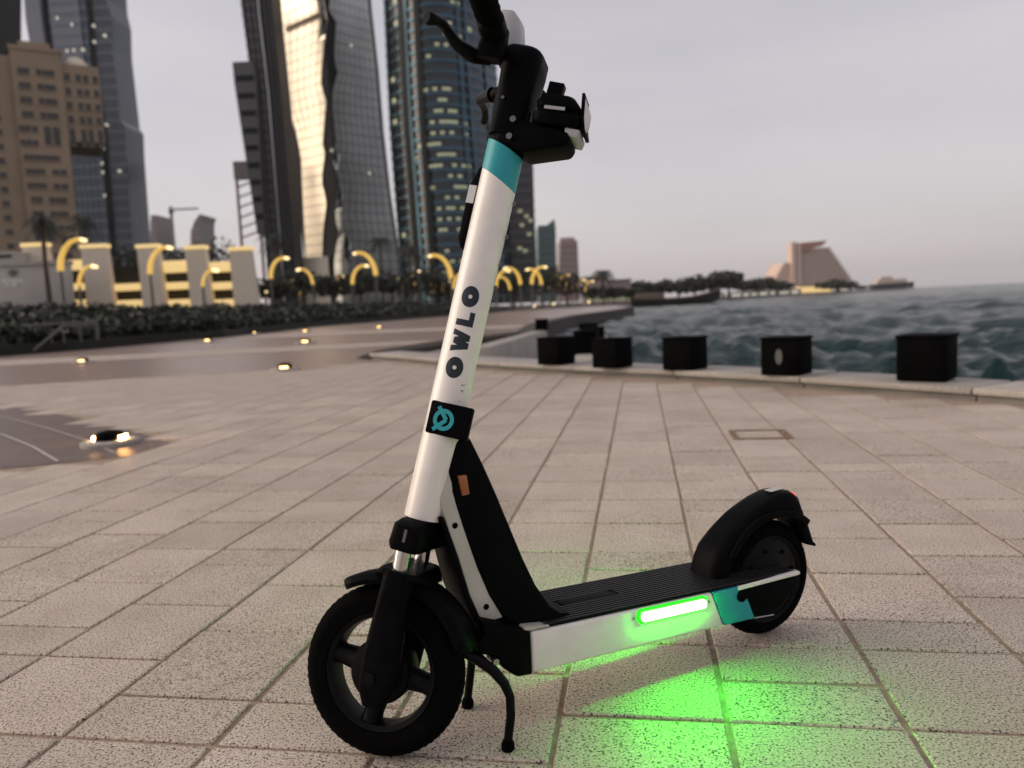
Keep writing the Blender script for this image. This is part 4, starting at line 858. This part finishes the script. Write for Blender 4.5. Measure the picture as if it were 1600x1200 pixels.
# curved dark glass tower with lit floors
DG = 280
tw = Tower('glass_tower', 'curved dark glass tower with many lit floors behind the stem', [(-160, 592, 760), (0, 600, 772), (200, 609, 785), (414, 626, 800)], DG, 36, 'glass_tower', bow=20, skew=8, nseg=20)
fl = np.arange(4, tw.z1-1, 3.55)
for i, z in enumerate(fl): tw.band(z, z+.8, .45, 'glass_slab')
for f in (.02, .16, .2, .30, .67, .74, .9): tw.fin(f, .8, 'glass_slab' if f not in (.16, .3) else 'tower_dark', .018 if f not in (.16, .3) else .05)
for i, z in enumerate(fl):
    dens = .42 if z < 75 else .18
    for k in range(12):
        f = .2+.5*k/12
        if rng.random() < dens*(.45 if k < 4 else 1): tw.pane(z+1.35, z+2.3, f, f+.5/12*.9, .25, 'lit_window', 'lit_window')
    if rng.random() < .3: f = rng.choice((.04, .09, .76, .81)); tw.pane(z+1.1, z+2.6, f, f+.03, .25, 'lit_window', 'lit_window')
# office block right of the stem
tw = Tower('office_block', 'dark grey office block just right of the white stem', [(225, 768, 832), (300, 770, 834), (414, 774, 838)], 290, 25, 'grey_tower', nseg=8)
for z in np.arange(5, tw.z1-1, 3.7): tw.band(z, z+1.2, .25, 'grey_fin')
for x, y in ((812, 330), (822, 338), (815, 352), (826, 366), (812, 388), (820, 392), (828, 345)):
    z = pz(y, x, 290); a, b2 = tw.x01(z); f = (at(x, y, 290).x-a)/(b2-a); tw.pane(z-.6, z+.6, f-.05, f+.05, .6, 'lit_window', 'lit_window')
tw = Tower('teal_tower', 'small teal glass tower with a pointed right corner beside the office block', [(352, 838, 868), (414, 838, 869)], 420, 30, 'teal_tower', nseg=4)
a, b2 = at(852, 352, 420), at(867, 343, 420); MB().prism([(a.x, tw.z1-.5), (b2.x, tw.z1-.5), (b2.x, b2.z+.5)], 421, 440).build('pointed_roof', 'teal_tower', tw.t, xf=tw.inv)
for z in np.arange(8, tw.z1-1, 4.): tw.band(z, z+.9, .3, 'blue_slab')
tw = Tower('pink_tower', 'pale pinkish flat-topped tower at the end of the skyline', [(376, 871, 902), (440, 870, 905)], 520, 30, 'pink_tower', nseg=6)
for z in np.arange(8, tw.z1-1, 4.2): tw.band(z, z+1., .3, 'haze_grey')
p = at(887, 358, 520); MB().sections([[(p.x+dx*k, 530+dy*k, z) for dx, dy in ((-1, -1), (1, -1), (1, 1), (-1, 1))] for k, z in ((5, tw.z1), (4.6, tw.z1+2.5), (4.2, tw.z1+2.6))]).build('roof_block', 'pink_tower', tw.t, xf=tw.inv)
# hazy low buildings, crane, lattice mast in the gap
for lab, pr in (('small hazy grey block in the gap right of the blue tower', [(336, 236, 264), (346, 235, 268), (400, 235, 268)]), ('hazy stepped building with a rounded top in the gap', [(335, 311, 323), (345, 304, 330), (362, 298, 335), (400, 298, 335)])):
    tw = Tower('hazy_building', lab, pr, 600, 30, 'haze_grey', nseg=4)
    for z in np.arange(8, tw.z1-1, 6): tw.band(z, z+1.6, .4, 'pink_tower')
p, q = at(273, 395, 560), at(273, 322, 560); t = thing('tower_crane', 'faint tower crane on the skyline between the towers', 'crane', (p.x, 560, 1.5)); inv = Matrix.Translation(-Vector((p.x, 560, 1.5)))
MB().box(p.x-.7, p.x+.7, 559, 561, 1.5, q.z).build('mast', 'haze_grey', t, xf=inv); a, b2 = at(264, 328, 560), at(309, 321, 560); MB().box(a.x, b2.x, 559.4, 560.6, a.z-.5, a.z+.7).build('jib', 'haze_grey', t, xf=inv); MB().box(a.x, a.x+3, 559, 561, a.z-2.6, a.z-.5).build('counterweight', 'haze_grey', t, xf=inv)
a, b2 = at(377, 372, 320), at(399, 252, 320); t = thing('lattice_mast', 'reddish open lattice mast left of the slanted tower', 'tower', (a.x, 320, 1.5)); inv = Matrix.Translation(-Vector((a.x, 320, 1.5)))
for xx in (a.x, b2.x): MB().box(xx-.45, xx+.45, 319.5, 320.5, 1.5, b2.z).build('leg', 'mast_red', t, xf=inv)
for k in range(7):
    z = lerp(a.z, b2.z-6, k/6); MB().tube([(a.x, 320, z), (b2.x, 320, z+2.6)], .35, 6).build('brace', 'mast_red', t, xf=inv)
MB().box(a.x-.5, b2.x+.5, 318.5, 321.5, b2.z-7, b2.z).build('head', 'haze_grey', t, xf=inv)

# ------------------------------------------------------------------ far shore on the right
D = 760.; c = at(1268, 452, D); rs = thing('resort_hotel', 'stepped pyramid shaped pinkish hotel across the water', 'building', (c.x, D, -.2)); inv = Matrix.Translation(-Vector((c.x, D, -.2)))
def X(px, D=D): return at(px, 440, D).x
def Zz(py, px=1270, D=D): return at(px, py, D).z
for k in range(11):     # right stepped flank, storey by storey
    f = k/11; z0, z1 = lerp(Zz(446), Zz(388), f), lerp(Zz(446), Zz(388), (k+1)/11)
    MB().box(X(lerp(1238, 1252, f)), X(lerp(1333, 1294, f)), D, D+lerp(50, 20, f), z0, z1-.5).build('storey', 'resort', rs, xf=inv); MB().box(X(lerp(1236, 1251, f)), X(lerp(1335, 1296, f)), D-1, D+lerp(51, 21, f), z1-.5, z1).build('terrace', 'haze_grey', rs, xf=inv)
for k in range(7):
    f = k/7; z0, z1 = lerp(Zz(446), Zz(408), f), lerp(Zz(446), Zz(408), (k+1)/7); MB().box(X(lerp(1206, 1228, f)), X(1237.5), D+1, D+40, z0, z1-.3).build('left_storey', 'resort', rs, xf=inv)
MB().box(X(1236), X(1243), D-3, D+10, -.2, Zz(377)).build('lift_tower', 'resort', rs, xf=inv); MB().box(X(1245), X(1250), D-3, D+10, -.2, Zz(380)).build('lift_tower', 'resort', rs, xf=inv)
MB().prism([(X(1247), Zz(392)), (X(1247), Zz(379)), (X(1291), Zz(377)), (X(1284), Zz(385)), (X(1268), Zz(388)), (X(1262), Zz(393))], D-2, D+24).build('roof', 'resort_roof', rs, xf=inv)
pv = thing('waterfront_pavilion', 'long low brightly lit pavilion at the water below the hotel', 'building', (at(1285, 455, 690).x, 690, -.3)); inv = Matrix.Translation(-pv.location)
a, b2 = at(1250, 456, 690), at(1300, 446, 690); MB().box(a.x, b2.x, 690, 700, -.4, b2.z).build('hall', 'cream_glow', pv, xf=inv); MB().box(a.x-1, b2.x+1, 689, 701, b2.z, b2.z+.8).build('roof', 'haze_grey', pv, xf=inv)
for i, (x, y, D, h, wd) in enumerate([(990, 442, 395, 0, 15), (1012, 438, 398, 0, 16), (1036, 436, 400, 0, 17), (1060, 434, 405, 0, 17), (1085, 430, 410, 0, 18), (1118, 424, 415, 0, 22), (1138, 426, 425, 0, 20), (1165, 433, 465, 0, 22), (1190, 434, 505, 0, 24), (1215, 438, 560, 0, 26), (1300, 438, 640, 0, 30), (1322, 440, 645, 0, 22), (1345, 446, 690, 0, 14)]):
    P = at(x, y, D)
    zb = -.7; tree(P.x, D, zb, P.z-zb, wd, 'leaf_far', 'dark tree on the far shore, %s from the left beyond the boat' % ORD[i], 'trees on the far shore', wd*.06, 600)
# narrow spit that carries the far trees
sp = [(20, 230), (46, 290), (75, 330), (104, 355), (130, 400), (165, 470), (230, 555), (330, 625), (365, 690), (330, 760), (80, 700), (20, 400)]
sheet('far_shore', sp, -.6, 'land', 1.5, kind='structure')
for i, (x, D) in enumerate(((1120, 410), (1150, 440), (1162, 450), (1175, 470), (1192, 500), (1203, 520), (1225, 560), (1240, 580), (1320, 640))):
    P = at(x, 455, D); t = thing('shore_house', 'small pale lit building on the far shore, %s from the left' % ORD[i], 'building', (P.x, D, -.6), 0, 'small lit buildings on the far shore'); h = .0075*D
    MB().box(-h*1.3, h*1.3, 0, h, 0, h*.8).build('wall', 'haze_grey', t); MB().box(-h*1.4, h*1.4, -.3, h+.3, h*.8, h*.95).build('roof', 'cream_wall', t); MB().box(-h*.8, h*.8, -.15, .1, h*.2, h*.6).build('lit_window', 'lit_spark', t)
# lit cream buildings at the end of the promenade
for x0, x1, yt, D, lab in ((916, 948, 424, 210, 'cream lit building below the end of the skyline'), (950, 985, 430, 230, 'lower cream lit building beside the boat')):
    a, b2 = at(x0, 470, D), at(x1, yt, D); t = thing('shore_building', lab, 'building', (a.x, D, 0)); inv = Matrix.Translation(-Vector((a.x, D, 0)))
    MB().box(a.x, b2.x, D, D+14, -.1, b2.z*.8).build('wall', 'pink_tower', t, xf=inv); MB().box(a.x-.4, b2.x+.4, D-.4, D+14.4, b2.z*.8, b2.z*.8+.6).build('roof', 'haze_grey', t, xf=inv)
    for k in range(5): xx = lerp(a.x, b2.x, .1+.18*k); MB().box(xx, xx+.7, D-.15, D+.1, .6, 2.0).build('lit_window', 'lit_window', t, xf=inv)
for i, (x, D, wd) in enumerate(((925, 195, 9), (958, 200, 8), (978, 205, 8))):
    P = at(x, 447, D); tree(P.x, D, 0, P.z, wd, 'leaf_dark', 'low dark tree, %s of three before the pinkish shore buildings' % ORD[i], 'trees before the shore buildings', .4, 500)
palm(at(942, 425, 190).x, 190, 0, at(942, 425, 190).z, 'palm standing over the cream buildings at the far end', 4.0)
# wooden dhow
D = 188.; a, b2 = at(986, 480, D), at(1126, 462, D); L = b2.x-a.x
t = thing('dhow', 'dark wooden dhow with a raised prow moored off the promenade', 'boat', (a.x, D, SEA)); secs = []
for k in range(15):
    f = k/14; wd = 2.6*math.sin(math.pi*min(1, .12+f*.9))**.6+.15; zt = 1.75+1.9*max(0, (f-.55)/.45)**2+.5*max(0, (.2-f)/.2); zk = -.5+1.7*max(0, (f-.75)/.25)**2; x = f*L
    secs.append([(x, -wd*.5, zk), (x, -wd, lerp(zk, zt, .6)), (x, -wd*1.02, zt), (x, wd*1.02, zt), (x, wd, lerp(zk, zt, .6)), (x, wd*.5, zk)])
MB().sections(secs).build('hull', 'hull', t)
MB().tube([(s[2][0], s[2][1]-.05, s[2][2]) for s in secs], .14, 6).build('gunwale', 'hull_trim', t); MB().tube([(s[3][0], s[3][1]+.05, s[3][2]) for s in secs], .14, 6).build('gunwale', 'hull_trim', t)
MB().box(L*.06, L*.36, -1.5, 1.5, 1.6, 3.2).build('cabin', 'hull_trim', t, bevel=.1); MB().tube([(L*.52, 0, 1), (L*.54, 0, 4.6)], [.14, .08], 8).build('mast', 'hull', t); MB().tube([(L*.98, 0, 3.3), (L*1.03, 0, 4.5)], [.18, .1], 8).build('stem_post', 'hull', t)
D = 900.; a, b2 = at(1361, 447, D), at(1424, 447, D); t = thing('ferry', 'low dark ship with a pale deck house near the horizon', 'ship', (a.x, D, SEA)); L = b2.x-a.x
MB().prism([(0, 1), (L, 1), (L*1.01, 8), (-.01*L, 7)], -5, 5).build('hull', 'grey_tower', t); MB().box(L*.12, L*.85, -4, 4, 7, 12).build('deck_house', 'resort', t); MB().box(L*.2, L*.5, -3.5, 3.5, 12, 15).build('bridge', 'resort', t)

# ------------------------------------------------------------------ evening haze over the bay
hm = bpy.data.materials.new('haze'); hm.use_nodes = True; n = hm.node_tree; n.nodes.remove(n.nodes['Principled BSDF'])
pv_ = n.nodes.new('ShaderNodeVolumePrincipled'); pv_.inputs['Density'].default_value = .00006; pv_.inputs['Color'].default_value = (.96, .94, .94, 1); pv_.inputs['Anisotropy'].default_value = .2
n.links.new(pv_.outputs[0], n.nodes['Material Output'].inputs['Volume'])
hz = MB().box(-3200, 9500, -60, 9500, -4.2, 192).build('haze', hm, smooth=0, kind='stuff'); hz['label'] = 'thin evening haze over the bay and the skyline'; hz['category'] = 'haze'
scene.cycles.volume_bounces = 1
